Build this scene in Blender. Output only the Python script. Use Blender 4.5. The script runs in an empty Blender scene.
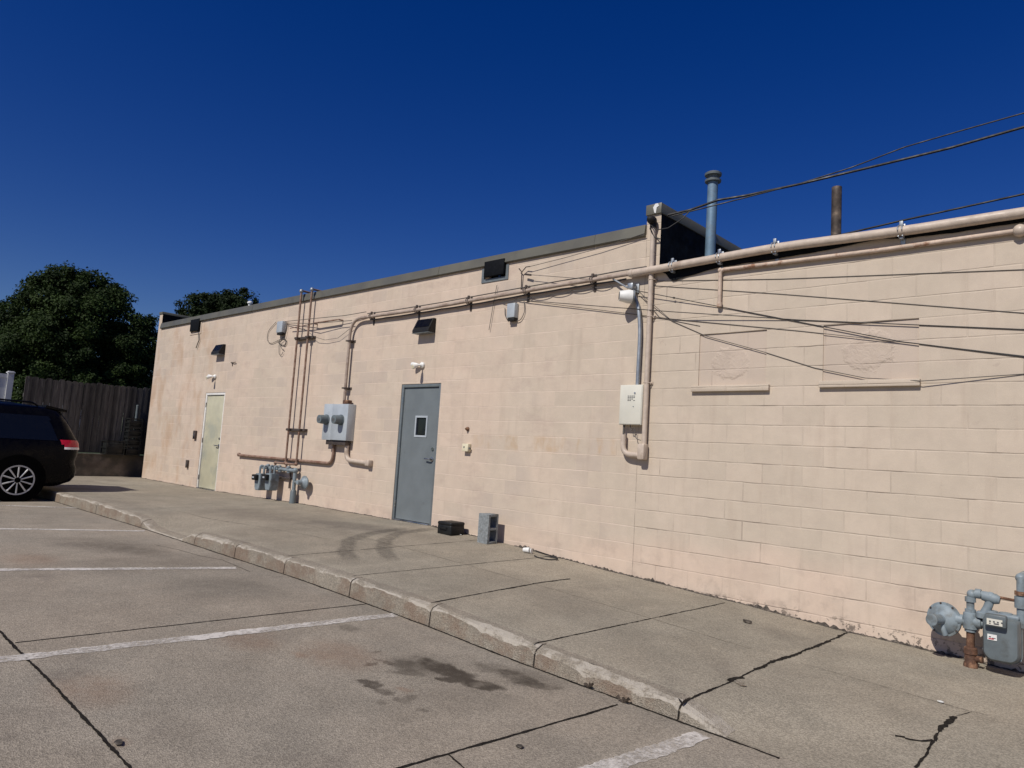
import bpy, bmesh, math, random
from mathutils import Vector, Matrix, noise as mnoise
random.seed(7)
scn = bpy.context.scene
COL = scn.collection
R = math.radians
H = 1.5                                   # camera height above datum
# ------------------------------------------------------------------ camera
F, YAW, PITCH, ROLL, D = 707.37, -0.75, 0.10016, 0.06169, 7.2342
cy, sy, cp, sp, cr, sr = math.cos(YAW), math.sin(YAW), math.cos(PITCH), math.sin(PITCH), math.cos(ROLL), math.sin(ROLL)
FW = Vector((sy*cp, cy*cp, sp)); r0 = Vector((cy, -sy, 0)); u0 = r0.cross(FW)
RT = r0*cr + u0*sr; UP = -r0*sr + u0*cr
CAM = Vector((0, -D, H))
cam = bpy.data.cameras.new('camera'); co = bpy.data.objects.new('camera', cam); COL.objects.link(co)
cam.sensor_width = 36; cam.lens = F*36/1024; cam.clip_end = 2000; cam.clip_start = .05
M = Matrix.Identity(4)
for i in range(3):
    M[i][0] = RT[i]; M[i][1] = UP[i]; M[i][2] = -FW[i]; M[i][3] = CAM[i]
co.matrix_world = M
scn.camera = co

def ray(px, py): return RT*((px-512)/F) + UP*(-(py-384)/F) + FW
def wp(px, py, y=0.0):                    # point of the surveyed wall (or a plane parallel to it)
    d = ray(px, py); t = (y+D)/d.y; return CAM + d*t
def xp(px, py, x):
    d = ray(px, py); t = x/d.x; return CAM + d*t
def dp(px, py, depth): return CAM + ray(px, py)*depth
def lerp(pts, x):
    if x <= pts[0][0]: return pts[0][1]
    for (a, va), (b, vb) in zip(pts, pts[1:]):
        if x <= b: return va + (vb-va)*(x-a)/(b-a)
    return pts[-1][1]
KY = -3.16                                # kerb face
ZL = [(-40,-1.36),(-15,-1.37),(-11,-1.37),(-8,-1.395),(-6.5,-1.405),(-4.6,-1.46),(-3.5,-1.51),(-2.1,-1.55),(0,-1.60),(6,-1.66),(30,-1.75)]
ZC = [(-40,-1.20),(-15,-1.20),(-13,-1.185),(-11.1,-1.225),(-10.7,-1.33),(-10.3,-1.355),(-9.6,-1.36),(-9.25,-1.25),(-9.0,-1.232),(-8,-1.225),(-6.95,-1.237),(-5.75,-1.255),(-4.55,-1.29),(-3.42,-1.365),(-2.25,-1.435),(-2.05,-1.50),(-1.93,-1.549),(-1.85,-1.555),(0,-1.597),(6,-1.657),(30,-1.747)]
ZCN = [(-40,-1.20),(-15,-1.20),(-13,-1.19),(-8,-1.225),(-6.95,-1.237),(-5.75,-1.255),(-4.55,-1.29),(-3.42,-1.365),(-2.25,-1.435),(0,-1.54),(6,-1.64),(30,-1.747)]
ZW = [(-40,-1.19),(-20,-1.19),(-16,-1.197),(-12,-1.145),(-9,-1.147),(-8.2,-1.14),(-6.7,-1.20),(-6,-1.245),(-4.7,-1.32),(-3.3,-1.385),(-2.27,-1.452),(-1.8,-1.462),(-.9,-1.497),(3,-1.58),(30,-1.7)]
def lot_z(x, y=0): return lerp(ZL, x)+H
def walk_z(x, y):
    t = min(1, max(0, -y/3.16)); z = lerp(ZW, x)*(1-t)+lerp(ZCN, x)*t
    dd = lerp(ZCN, x)-lerp(ZC, x); k = max(0, 1-(y+3.16)/1.1); k = k*k*(3-2*k)
    return z - dd*k + H
def gz(x, y):
    return walk_z(x, y) if y > KY else lot_z(x, y)
def gp(px, py, up=0.0):                   # foot of a pixel on the modelled ground
    d = ray(px, py); z = -1.35+H
    for i in range(40):
        t = (z-H)/d.z; p = CAM+d*t; z = z*.4+gz(p.x, p.y)*.6
    return Vector((p.x, p.y, gz(p.x, p.y)+up))

# ------------------------------------------------------------------ materials
def mat(name):
    m = bpy.data.materials.new(name); m.use_nodes = True
    return m, m.node_tree, m.node_tree.nodes['Principled BSDF']
class NT:
    def __init__(s, t): s.t = t; s.pos = None
    def n(s, k, **kw):
        x = s.t.nodes.new(k)
        for a, v in kw.items(): setattr(x, a, v)
        return x
    def link(s, a, b): s.t.links.new(a, b)
    def put(s, sock, v):
        if isinstance(v, bpy.types.NodeSocket): s.link(v, sock)
        else: sock.default_value = v
    def m(s, op, a, b=0.0, c=0.0, clamp=False):
        x = s.n('ShaderNodeMath', operation=op, use_clamp=clamp)
        s.put(x.inputs[0], a); s.put(x.inputs[1], b); s.put(x.inputs[2], c); return x.outputs[0]
    def P(s):
        if not s.pos: s.pos = s.n('ShaderNodeNewGeometry').outputs['Position']
        return s.pos
    def obj(s): return s.n('ShaderNodeTexCoord').outputs['Object']
    def xyz(s, v):
        x = s.n('ShaderNodeSeparateXYZ'); s.link(v, x.inputs[0]); return x.outputs
    def vec(s, a, b, c=0.0):
        x = s.n('ShaderNodeCombineXYZ'); s.put(x.inputs[0], a); s.put(x.inputs[1], b); s.put(x.inputs[2], c); return x.outputs[0]
    def noise(s, v, scale, detail=3, rough=.55, dist=0.0, out='Fac'):
        x = s.n('ShaderNodeTexNoise'); s.link(v, x.inputs['Vector']); x.inputs['Scale'].default_value = scale
        x.inputs['Detail'].default_value = detail; x.inputs['Roughness'].default_value = rough; x.inputs['Distortion'].default_value = dist
        return x.outputs[out]
    def ramp(s, f, a, b, va=0.0, vb=1.0):
        x = s.n('ShaderNodeMapRange', interpolation_type='SMOOTHSTEP'); s.put(x.inputs[0], f)
        for i, v in zip((1,2,3,4), (a, b, va, vb)): x.inputs[i].default_value = v
        return x.outputs[0]
    def mix(s, f, a, b, mode='MIX'):
        x = s.n('ShaderNodeMix', data_type='RGBA', blend_type=mode); s.put(x.inputs[0], f)
        s.put(x.inputs[6], a if not isinstance(a, tuple) else (*a[:3], 1)); s.put(x.inputs[7], b if not isinstance(b, tuple) else (*b[:3], 1)); return x.outputs[2]
    def bump(s, h, strength, dist, normal=None):
        x = s.n('ShaderNodeBump'); s.put(x.inputs['Height'], h); x.inputs['Strength'].default_value = strength; x.inputs['Distance'].default_value = dist
        if normal: s.link(normal, x.inputs['Normal'])
        return x.outputs[0]
    def scale(s, v, k):
        x = s.n('ShaderNodeVectorMath', operation='MULTIPLY'); s.link(v, x.inputs[0]); x.inputs[1].default_value = k; return x.outputs[0]
    def blob(s, v, c, rx, ry, ang=0.0, soft=.35):   # soft ellipse mask in the ground plane
        x = s.n('ShaderNodeMapping', vector_type='TEXTURE'); s.link(v, x.inputs[0])
        x.inputs[1].default_value = (c[0], c[1], 0); x.inputs[2].default_value = (0, 0, ang); x.inputs[3].default_value = (rx, ry, 1)
        o = s.xyz(x.outputs[0]); l = s.m('SQRT', s.m('ADD', s.m('MULTIPLY', o[0], o[0]), s.m('MULTIPLY', o[1], o[1])))
        return s.ramp(l, 1-soft, 1+soft, 1, 0)

def simple(name, c, rough=.5, metal=0.0, var=.25, scale=14, bump=.15, dirt=None, dscale=5, dlo=.5, dhi=.7, spec=.5):
    m, t, b = mat(name); N = NT(t); v = N.obj()
    f = N.noise(v, scale, 4); k = N.ramp(f, .3, .7, 1-var, 1+var*.5)
    col = N.mix(1.0, c, N.vec(k, k, k), 'MULTIPLY')
    if dirt: col = N.mix(N.ramp(N.noise(v, dscale, 5, .65), dlo, dhi), col, dirt)
    N.link(col, b.inputs['Base Color']); b.inputs['Metallic'].default_value = metal; b.inputs['Specular IOR Level'].default_value = spec
    N.link(N.ramp(N.noise(v, scale*.6, 3), .3, .7, max(.02, rough-.12), min(1, rough+.15)), b.inputs['Roughness'])
    if bump: N.link(N.bump(N.noise(v, scale*3, 4), bump, .01), b.inputs['Normal'])
    return m

C8 = .2032
def wall_material():
    m, t, b = mat('painted_block'); N = NT(t); P = N.P(); o = N.xyz(P)
    wob = N.m('MULTIPLY', N.m('SUBTRACT', N.noise(P, 2.2, 2), .5), .012)
    u = N.m('ADD', o[0], 3.9177-.2032+100*.4064); u = N.m('ADD', u, wob)
    vv = N.m('ADD', o[2], -(.6762-4*C8)-H+200*C8); vv = N.m('ADD', vv, N.m('MULTIPLY', N.m('SUBTRACT', N.noise(P, 3.1, 2), .5), .014))
    def brick(sz, smooth):
        br = N.n('ShaderNodeTexBrick', offset=.5, offset_frequency=2); N.link(N.vec(u, vv), br.inputs['Vector'])
        br.inputs['Scale'].default_value = 1; br.inputs['Mortar Size'].default_value = sz; br.inputs['Mortar Smooth'].default_value = smooth
        br.inputs['Brick Width'].default_value = .4064; br.inputs['Row Height'].default_value = C8
        br.inputs['Color1'].default_value = (0,0,0,1); br.inputs['Color2'].default_value = (1,1,1,1); br.inputs['Mortar'].default_value = (.5,.5,.5,1)
        return br
    br = brick(.009, .7)
    brf = br.outputs['Fac']
    # bed joints are cut deeper than head joints; head joints are partly filled with paint
    vm = N.m('FRACT', N.m('DIVIDE', vv, C8)); bed = N.m('ABSOLUTE', N.m('SUBTRACT', vm, .5))
    bedf = N.ramp(bed, .45, .495, 0, 1)
    n1 = N.noise(P, 1.3, 3); n2 = N.noise(P, 9, 4, .6)
    head = N.m('MULTIPLY', brf, N.ramp(N.noise(P, 2.6, 2), .35, .65, .12, .6))
    bedm = N.m('MULTIPLY', brf, N.m('MULTIPLY', bedf, N.ramp(N.noise(P, 3.3, 3), .3, .65, .35, 1.0)))
    joint = N.m('MAXIMUM', head, bedm)
    # colours: old tan paint, pinker touch-up paint low on the wall and to the left
    tint = N.xyz(br.outputs['Color'])[0]
    tan, pink, pale = (.545,.46,.365), (.62,.492,.39), (.60,.50,.40)
    low = N.ramp(N.m('SUBTRACT', o[2], N.m('MULTIPLY', N.m('SUBTRACT', N.noise(P, .9, 3), .5), .55)), H-1.08, H-.72, 1, 0)
    left = N.m('MULTIPLY', N.ramp(o[0], -7.5, -4.0, 1, 0), N.ramp(N.noise(P, .7, 3), .36, .60, .35, 1))
    pk = N.m('MAXIMUM', low, N.m('MULTIPLY', left, .8)); pk = N.m('ADD', pk, N.m('MULTIPLY', N.m('SUBTRACT', tint, .5), .28), clamp=True)
    col = N.mix(pk, tan, pink)
    col = N.mix(N.ramp(n1, .45, .7, 0, .55), col, pale)
    kk = N.m('ADD', N.m('MULTIPLY', tint, .07), .96)
    mo = N.ramp(N.noise(P, 5.5, 5, .68), .3, .72, .95, 1.035); col = N.mix(1.0, col, N.vec(mo, mo, mo), 'MULTIPLY')
    ms = N.ramp(N.noise(N.scale(P, (1, 1, 2.2)), 1.7, 5, .7), .5, .72, 0, .42); ms = N.m('MULTIPLY', ms, N.ramp(o[0], -4.6, -5.6, .35, 1)); col = N.mix(ms, col, (.43,.33,.275))
    # each block has its own greyish or clean face left of the seam
    grey = N.m('MULTIPLY', N.m('MULTIPLY', N.ramp(tint, .55, .8, 0, 1), N.ramp(N.noise(P, .55, 2), .45, .6)), N.ramp(o[0], -5.2, -4.9, 1, .25))
    col = N.mix(N.m('MULTIPLY', grey, .42), col, (.40,.34,.29))
    stv = N.scale(P, (5.5, 1, .7)); streak = N.noise(stv, 1.2, 4, .6)
    col = N.mix(N.ramp(streak, .52, .8, 0, .38), col, (.40,.31,.24))
    # rust wash under one course between the black box and the panel, and on the far left
    def band(x0, x1, z0, z1, s=.12):
        return N.m('MULTIPLY', N.m('MULTIPLY', N.ramp(o[0], x0-s, x0+s), N.ramp(o[0], x1-s, x1+s, 1, 0)), N.m('MULTIPLY', N.ramp(o[2], z0-.04+H, z0+.04+H), N.ramp(o[2], z1-.012+H, z1+.012+H, 1, 0)))
    rn = N.ramp(N.noise(N.scale(P, (2.2, 1, .9)), 2.4, 3), .47, .66)
    rust = N.m('MULTIPLY', band(-7.4, -4.95, .07, .28), rn); rust = N.m('MULTIPLY', rust, N.ramp(N.noise(P, 9, 4, .7), .3, .6, .5, 1))
    col = N.mix(N.m('MULTIPLY', rust, .5), col, (.47,.31,.17))
    rust2 = N.m('MULTIPLY', N.m('MULTIPLY', N.ramp(o[0], -17.2, -15, 1, 0), N.ramp(N.noise(N.scale(P, (1.2,1,.6)), 1.6, 4), .48, .66)), .5)
    col = N.mix(rust2, col, (.45,.29,.18))
    # scuffs and spalled paint
    sc = N.m('MULTIPLY', N.ramp(N.noise(P, 7, 5, .7), .63, .69), N.ramp(N.noise(P, .8, 2), .48, .6))
    col = N.mix(N.m('MULTIPLY', sc, .35), col, (.37,.29,.24))
    grime = N.m('MULTIPLY', N.ramp(N.noise(P, 3.2, 4, .7), .5, .75), N.ramp(o[2], H-1.5, H-.55, .65, 0))
    col = N.mix(grime, col, (.34,.27,.22))
    def seg(x0, z0, x1, z1):
        x = N.n('ShaderNodeMapRange'); N.put(x.inputs[0], o[0])
        for i, v in zip((1,2,3,4), (x0, x1, z0, z1)): x.inputs[i].default_value = v
        return x.outputs[0]
    foot = N.m('MINIMUM', seg(-8.2, -1.14+H, -2.27, -1.452+H), seg(-2.27, -1.452+H, 3, -1.58+H)); up_ = N.m('SUBTRACT', o[2], foot)
    spall = N.m('MULTIPLY', N.ramp(N.m('ADD', N.noise(P, 16, 5, .75), N.m('MULTIPLY', N.noise(P, 2.1, 2), .35)), .73, .76), N.m('MULTIPLY', N.ramp(up_, .04, .17, 1, 0), N.ramp(o[0], -7, -5, 0, 1)))
    col = N.mix(N.m('MULTIPLY', spall, .85), col, (.13,.105,.085))
    nick = N.m('MULTIPLY', N.ramp(N.noise(P, 10, 4, .7), .70, .725), N.m('MULTIPLY', N.ramp(up_, .5, 1.3, 1, .25), N.m('MULTIPLY', joint, N.ramp(o[0], -5.5, -4.5, .25, 1)))); col = N.mix(nick, col, (.10,.08,.065))
    crack = N.m('MULTIPLY', joint, N.ramp(N.noise(P, 1.7, 4, .65), .50, .66, .12, .8))
    lf = N.ramp(o[0], -4.75, -4.55, 1, 0)                # left of the seam joints are painted flush, their highlight mixed in as colour
    crack = N.m('MULTIPLY', crack, N.ramp(o[0], -4.75, -4.55, .35, 1)); col = N.mix(crack, col, (.20,.155,.125))
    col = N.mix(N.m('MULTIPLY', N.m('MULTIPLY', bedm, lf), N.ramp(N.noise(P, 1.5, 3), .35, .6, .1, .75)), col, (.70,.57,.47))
    seam = N.m('MULTIPLY', N.ramp(N.m('ABSOLUTE', N.m('ADD', N.m('ADD', o[0], 4.632), N.m('MULTIPLY', wob, .8))), .0, .007, 1, 0), N.ramp(N.noise(P, 3.5, 4, .7), .4, .6, .15, .75)); col = N.mix(seam, col, (.17,.13,.105))
    wm = None                                            # smeared plaster on the two filled window openings
    for (cx_, cz_, rx_, rz_) in ((-3.50,1.16,.22,.19),(-2.08,1.21,.25,.21)):
        dx = N.m('DIVIDE', N.m('SUBTRACT', o[0], cx_), rx_); dz = N.m('DIVIDE', N.m('SUBTRACT', o[2], cz_+H), rz_); r2 = N.m('SQRT', N.m('ADD', N.m('MULTIPLY', dx, dx), N.m('MULTIPLY', dz, dz)))
        r2 = N.m('ADD', r2, N.m('MULTIPLY', N.m('SUBTRACT', N.noise(P, 6, 4, .6), .5), 1.1)); k_ = N.ramp(r2, .8, 1.05, 1, 0); wm = k_ if wm is None else N.m('MAXIMUM', wm, k_)
    col = N.mix(N.m('MULTIPLY', wm, N.ramp(N.noise(P, 11, 5, .7, 1.5), .4, .65, .1, .5)), col, (.46,.37,.30))
    fresh = None
    for (a_, c_, e_, f_) in ((-3.872,-3.093,.905,1.49),(-2.512,-1.657,.925,1.49)):
        k_ = N.m('MULTIPLY', N.m('MULTIPLY', N.m('GREATER_THAN', o[0], a_), N.m('LESS_THAN', o[0], c_)), N.m('MULTIPLY', N.m('GREATER_THAN', o[2], e_+H), N.m('LESS_THAN', o[2], f_+H))); fresh = k_ if fresh is None else N.m('MAXIMUM', fresh, k_)
    col = N.mix(N.m('MULTIPLY', fresh, .5), col, (.50,.405,.335))
    col = N.mix(1.0, col, N.vec(kk, kk, kk), 'MULTIPLY')
    fine = N.noise(P, 160, 3, .6); kf = N.ramp(fine, .25, .75, .93, 1.05)
    col = N.mix(1.0, col, N.vec(kf, kf, kf), 'MULTIPLY')
    N.link(col, b.inputs['Base Color']); b.inputs['Roughness'].default_value = .75; b.inputs['Specular IOR Level'].default_value = .25
    joint = N.m('MULTIPLY', joint, N.ramp(o[0], -4.75, -4.55, .35, 1.0)); h = N.m('SUBTRACT', N.m('MULTIPLY', N.noise(P, 55, 5, .65), .22), joint); h = N.m('SUBTRACT', h, N.m('MULTIPLY', seam, .6)); h = N.m('ADD', h, N.m('MULTIPLY', wm, N.m('MULTIPLY', N.noise(P, 9, 5, .6, 1.2), 3.2)))
    h = N.m('ADD', h, N.m('MULTIPLY', n2, .25)); h = N.m('ADD', h, N.m('MULTIPLY', tint, .2))
    N.link(N.bump(h, .8, .005), b.inputs['Normal'])
    return m

def concrete(name, base, warm, stains=(), rusts=(), kerb=False, light=None):
    m, t, b = mat(name); N = NT(t); P = N.P(); o = N.xyz(P); flat = N.vec(o[0], o[1], 0.0)
    big = N.noise(P, .45, 4, .6); mid = N.noise(P, 2.3, 5, .65)
    col = N.mix(N.ramp(big, .35, .65), base, warm)
    k = N.ramp(mid, .3, .7, .88, 1.08); col = N.mix(1.0, col, N.vec(k, k, k), 'MULTIPLY')
    # exposed aggregate: fine light and dark stones
    vo = N.n('ShaderNodeTexVoronoi'); N.link(P, vo.inputs['Vector']); vo.inputs['Scale'].default_value = 130
    st = N.xyz(vo.outputs['Color'])
    k = N.ramp(st[0], .1, .9, .74, 1.24); col = N.mix(.8, col, N.mix(1.0, col, N.vec(k, k, k), 'MULTIPLY'))
    sl = N.n('ShaderNodeTexWhiteNoise', noise_dimensions='2D'); N.link(N.vec(N.m('FLOOR', N.m('DIVIDE', N.m('ADD', o[0], 2.215), 1.16 if name != 'aggregate_concrete' else 3.15)), N.m('FLOOR', N.m('DIVIDE', N.m('ADD', o[1], 1.55 if name != 'aggregate_concrete' else 5.88), 30.0)), 0.0), sl.inputs['Vector'])
    k = N.m('ADD', N.m('MULTIPLY', sl.outputs['Value'], .15), .925); col = N.mix(1.0, col, N.vec(k, k, k), 'MULTIPLY')
    sp = N.noise(P, 75, 4, .75); k = N.ramp(sp, .3, .7, .84, 1.13); col = N.mix(1.0, col, N.vec(k, k, k), 'MULTIPLY')
    col = N.mix(N.m('MULTIPLY', N.ramp(N.noise(P, 30, 3, .7), .71, .77), .5), col, (.09,.075,.06))
    col = N.mix(N.m('MULTIPLY', N.ramp(N.noise(P, 1.1, 5, .7), .56, .76), .38), col, (.125,.105,.09))
    wv = N.n('ShaderNodeVectorMath', operation='ADD'); N.link(flat, wv.inputs[0])
    nc = N.n('ShaderNodeVectorMath', operation='MULTIPLY_ADD'); N.link(N.noise(P, 10, 5, .65, out='Color'), nc.inputs[0]); nc.inputs[1].default_value = (.17,.17,0); nc.inputs[2].default_value = (-.085,-.085,0)
    N.link(nc.outputs[0], wv.inputs[1]); w = wv.outputs[0]
    for (c, rx, ry, a, k, cc, soft) in stains:
        f = N.m('MULTIPLY', N.blob(w, c, rx, ry, a, soft), N.ramp(N.noise(P, 5, 4, .7), .28, .6, .45*k, k)); col = N.mix(f, col, cc)
    if kerb:
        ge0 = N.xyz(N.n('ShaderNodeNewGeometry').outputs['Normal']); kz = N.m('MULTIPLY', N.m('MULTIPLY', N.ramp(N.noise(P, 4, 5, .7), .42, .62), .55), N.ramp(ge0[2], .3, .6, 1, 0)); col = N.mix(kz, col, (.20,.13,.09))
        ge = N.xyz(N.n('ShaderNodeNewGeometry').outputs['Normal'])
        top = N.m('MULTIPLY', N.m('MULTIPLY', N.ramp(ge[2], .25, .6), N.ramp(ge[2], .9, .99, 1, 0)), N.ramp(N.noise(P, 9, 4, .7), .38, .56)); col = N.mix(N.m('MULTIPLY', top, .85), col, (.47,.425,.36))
    N.link(col, b.inputs['Base Color']); b.inputs['Roughness'].default_value = .9; b.inputs['Specular IOR Level'].default_value = .2
    h = N.m('ADD', N.m('MULTIPLY', N.noise(P, 60, 5, .7), .6), N.m('MULTIPLY', vo.outputs['Distance'], .7)); h = N.m('ADD', h, N.m('MULTIPLY', mid, 1.2))
    N.link(N.bump(h, .65 if not kerb else .8, .007 if not kerb else .010), b.inputs['Normal'])
    return m
def worn_paint():
    m, t, b = mat('worn_white_paint'); N = NT(t); P = N.P()
    f = N.m('ADD', N.m('MULTIPLY', N.noise(P, 30, 5, .75), .6), N.m('MULTIPLY', N.noise(P, 2.2, 3), .5))
    b.inputs['Base Color'].default_value = (.62,.58,.53,1); b.inputs['Roughness'].default_value = .8
    tr = N.n('ShaderNodeBsdfTransparent'); mx = N.n('ShaderNodeMixShader'); N.link(N.ramp(f, .45, .58, .85, 0.15), mx.inputs[0])
    N.link(tr.outputs[0], mx.inputs[1]); N.link(b.outputs[0], mx.inputs[2])
    N.link(mx.outputs[0], t.nodes['Material Output'].inputs[0]); 
    sw = mx.inputs[0].links[0]; t.links.remove(sw); N.link(N.ramp(f, .45, .66, .95, .22), mx.inputs[0])
    return m
def sooty(name, c, lo, hi, kmax):                       # tyre rubber film, thin and uneven
    m, t, b = mat(name); N = NT(t); P = N.P(); b.inputs['Base Color'].default_value = (*c, 1); b.inputs['Roughness'].default_value = .9
    tr = N.n('ShaderNodeBsdfTransparent'); mx = N.n('ShaderNodeMixShader')
    at = N.n('ShaderNodeAttribute', attribute_name='edge'); f = N.m('MULTIPLY', at.outputs['Fac'], N.ramp(N.noise(P, 14, 4, .7), lo, hi, .3*kmax, kmax))
    N.link(f, mx.inputs[0]); N.link(tr.outputs[0], mx.inputs[1]); N.link(b.outputs[0], mx.inputs[2]); N.link(mx.outputs[0], t.nodes['Material Output'].inputs[0]); return m

def foliage(name, c1, c2):
    m, t, b = mat(name); N = NT(t); v = N.obj()
    at = N.n('ShaderNodeAttribute', attribute_name='tone')
    col = N.mix(at.outputs['Fac'], c1, c2); N.link(col, b.inputs['Base Color']); b.inputs['Roughness'].default_value = .6; b.inputs['Specular IOR Level'].default_value = .12
    tl = N.n('ShaderNodeBsdfTranslucent'); N.link(col, tl.inputs[0]); mx = N.n('ShaderNodeMixShader'); mx.inputs[0].default_value = .22
    N.link(b.outputs[0], mx.inputs[1]); N.link(tl.outputs[0], mx.inputs[2]); N.link(mx.outputs[0], t.nodes['Material Output'].inputs[0]); return m
def wood(name, c):
    m, t, b = mat(name); N = NT(t); v = N.obj(); g = N.noise(N.scale(v, (9, 9, .8)), 3, 5, .7, 1.0)
    k = N.ramp(g, .3, .72, .45, 1.25); col = N.mix(1.0, c, N.vec(k, k, k), 'MULTIPLY')
    oo = N.xyz(v); pl = N.n('ShaderNodeTexWhiteNoise', noise_dimensions='1D'); N.link(N.m('FLOOR', N.m('DIVIDE', oo[1], .143)), pl.inputs['W'])
    k2 = N.m('ADD', N.m('MULTIPLY', pl.outputs['Value'], .9), .55); col = N.mix(1.0, col, N.vec(k2, k2, k2), 'MULTIPLY')
    col = N.mix(N.ramp(N.noise(N.scale(v, (1,1,.6)), 9, 3), .68, .74), col, (.03,.025,.02))
    N.link(col, b.inputs['Base Color']); b.inputs['Roughness'].default_value = .85; N.link(N.bump(g, .5, .01), b.inputs['Normal']); return m

MW = wall_material()
DK = (.062,.050,.038)
S_ = []                                                  # oil stains on the lot: centre, radii, angle, strength, colour, softness
for (ax_, ay_, bx_, by_, w_, k, so_) in ((424,660,463,677,.055,.95,.3),(446,668,470,680,.05,.8,.35),(467,681,497,688,.05,.95,.25),(441,679,457,681,.03,.9,.25),(480,666,510,671,.06,.55,.5),(505,672,535,684,.05,.75,.35),(526,684.5,557,687,.042,.8,.3),(515,676,550,684,.10,.4,.6),
        (396,661,420,669,.06,.65,.45),(396,672,420,674,.035,.65,.4),(414,660,440,672,.10,.45,.6),(364,681,377,687,.035,.85,.25),(378,690,387,692,.03,.65,.35),(386,693,391,695,.02,.6,.35),(398,699,406,701,.03,.5,.4),(368,664,376,664,.022,.8,.3),(375,660,380,660,.015,.7,.3),(383,662,392,664,.02,.7,.3),(409,697,414,698,.025,.45,.4),(380,702,388,703,.02,.4,.4),(376,652,380,653,.015,.5,.4),(415,709,419,709,.015,.5,.4),(424,710,427,710,.013,.5,.4),
        (430,690,520,706,.12,.22,.8),(100,546,150,552,.18,.5,.6),(60,541,130,545,.22,.35,.7),(195,583,255,590,.25,.3,.7),(110,560,200,563,.3,.25,.8),(345,626,352,630,.04,.5,.5)):
    c, e_ = gp(ax_, ay_), gp(bx_, by_); mid = (c+e_)/2; S_.append(((mid.x, mid.y), (e_-c).length/2+w_*.9, w_*1.7, math.atan2(e_.y-c.y, e_.x-c.x), k, DK, so_))
for (px, py, r_) in ((120,742,.05),(300,655,.06),(405,690,.05),(340,655,.3),(30,560,.35),(90,690,.25),(250,640,.25)):
    c = gp(px, py); S_.append(((c.x, c.y), r_, r_*.7, 0, .35, (.22,.12,.07), .7))
W_ = []
for (px, py, rx, ry, a, k) in ((360,527,.9,.28,.2,.55),(120,505,.9,.3,0,.3),(300,520,1.2,.5,.1,.3),(560,600,.8,.3,-.4,.2),(800,640,.5,.2,0,.2),(240,512,1.,.4,0,.25)):
    c = gp(px, py); W_.append(((c.x, c.y), rx, ry, a, k, (.10,.088,.078), .8))
M_LOT = concrete('aggregate_concrete', (.285,.252,.205), (.310,.265,.21), S_)
M_WALK = concrete('walk_concrete', (.288,.258,.205), (.312,.272,.212), W_)
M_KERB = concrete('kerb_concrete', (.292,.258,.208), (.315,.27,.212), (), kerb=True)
M_JOINT = simple('joint_dark', (.022,.019,.016), .95, var=.5, scale=40, spec=.1)
M_SEAM = simple('seam_light', (.37,.325,.26), .95, var=.3, scale=20, spec=.1)
M_PAINT = worn_paint()
M_SOOT = sooty('tyre_film', (.04,.036,.033), .3, .7, .36)
M_COPE = simple('coping_metal', (.135,.13,.105), .5, .2, var=.06, scale=3, bump=.03, dirt=(.11,.105,.085), dscale=2)
M_BLACK = simple('black_membrane', (.007,.008,.010), .75, bump=.3, spec=.1)
M_DOORG = simple('door_grey', (.155,.176,.184), .42, var=.08, scale=4, bump=.05, dirt=(.12,.135,.14), dlo=.6, dhi=.8)
M_FRAMEG = simple('frame_grey', (.14,.16,.168), .45, var=.1)
M_DOORL = simple('door_pale_green', (.49,.465,.335), .5, var=.1, scale=3, dirt=(.37,.37,.29), dscale=2.2, dlo=.48, dhi=.68)
M_FRAMEW = simple('frame_white', (.74,.72,.68), .5, var=.1)
M_GLASSD = simple('dark_glass', (.006,.007,.009), .06, bump=0, var=.1)
M_CHROME = simple('satin_metal', (.52,.52,.52), .3, 1.0, bump=.03)
M_GALV = simple('galvanised', (.36,.39,.42), .45, .6, var=.2, scale=9)
M_FLUE = simple('flue_steel', (.15,.24,.33), .55, .25, var=.2, scale=6, dirt=(.16,.2,.24))
M_RUSTK = simple('rusty_stack', (.11,.085,.07), .65, .4, var=.5, scale=9, dirt=(.20,.15,.11), dscale=9)
M_PIPE = simple('painted_pipe', (.52,.43,.35), .5, var=.12, dirt=(.33,.25,.19), dscale=4, dlo=.55, dhi=.75)
M_PIPED = simple('weathered_pipe', (.40,.32,.26), .55, var=.15, dirt=(.26,.19,.15), dscale=4, dlo=.45, dhi=.65)
M_PIPER = simple('rusty_painted_pipe', (.55,.43,.34), .6, var=.2, dirt=(.25,.12,.065), dscale=7, dlo=.52, dhi=.68)
M_RUST = simple('rust', (.12,.058,.034), .85, var=.5, scale=20, bump=.5, dirt=(.30,.17,.10), dscale=11)
M_GPIPE = simple('brown_gas_pipe', (.255,.165,.12), .6, var=.3, dirt=(.16,.075,.045), dscale=6, dlo=.45, dhi=.65)
M_METER = simple('meter_grey', (.215,.26,.285), .5, var=.2, scale=8, dirt=(.14,.155,.155), dscale=7, dlo=.48, dhi=.66, bump=.25)
M_CASE = simple('meter_case_grey', (.125,.15,.16), .5, var=.15, scale=6, dirt=(.09,.10,.10), dscale=7, bump=.2)
M_BOXG = simple('box_light_grey', (.43,.47,.50), .45, .1, var=.1, scale=5)
M_BRKT = simple('bracket_dark', (.10,.08,.07), .6, .5)
M_CREAM = simple('panel_cream', (.66,.64,.55), .5, var=.06, scale=4, bump=.03)
M_PRINT = simple('print_grey', (.10,.10,.10), .6)
M_WHITE = simple('white_plastic', (.75,.75,.72), .4, var=.06, bump=.03)
M_BRONZE = simple('bronze_housing', (.02,.019,.018), .55, var=.2, spec=.25)
M_ARCH = simple('wheel_arch_black', (.002,.002,.002), .9, spec=.05)
M_LENS = simple('lamp_lens', (.006,.006,.007), .25, bump=0, spec=.12)
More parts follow.
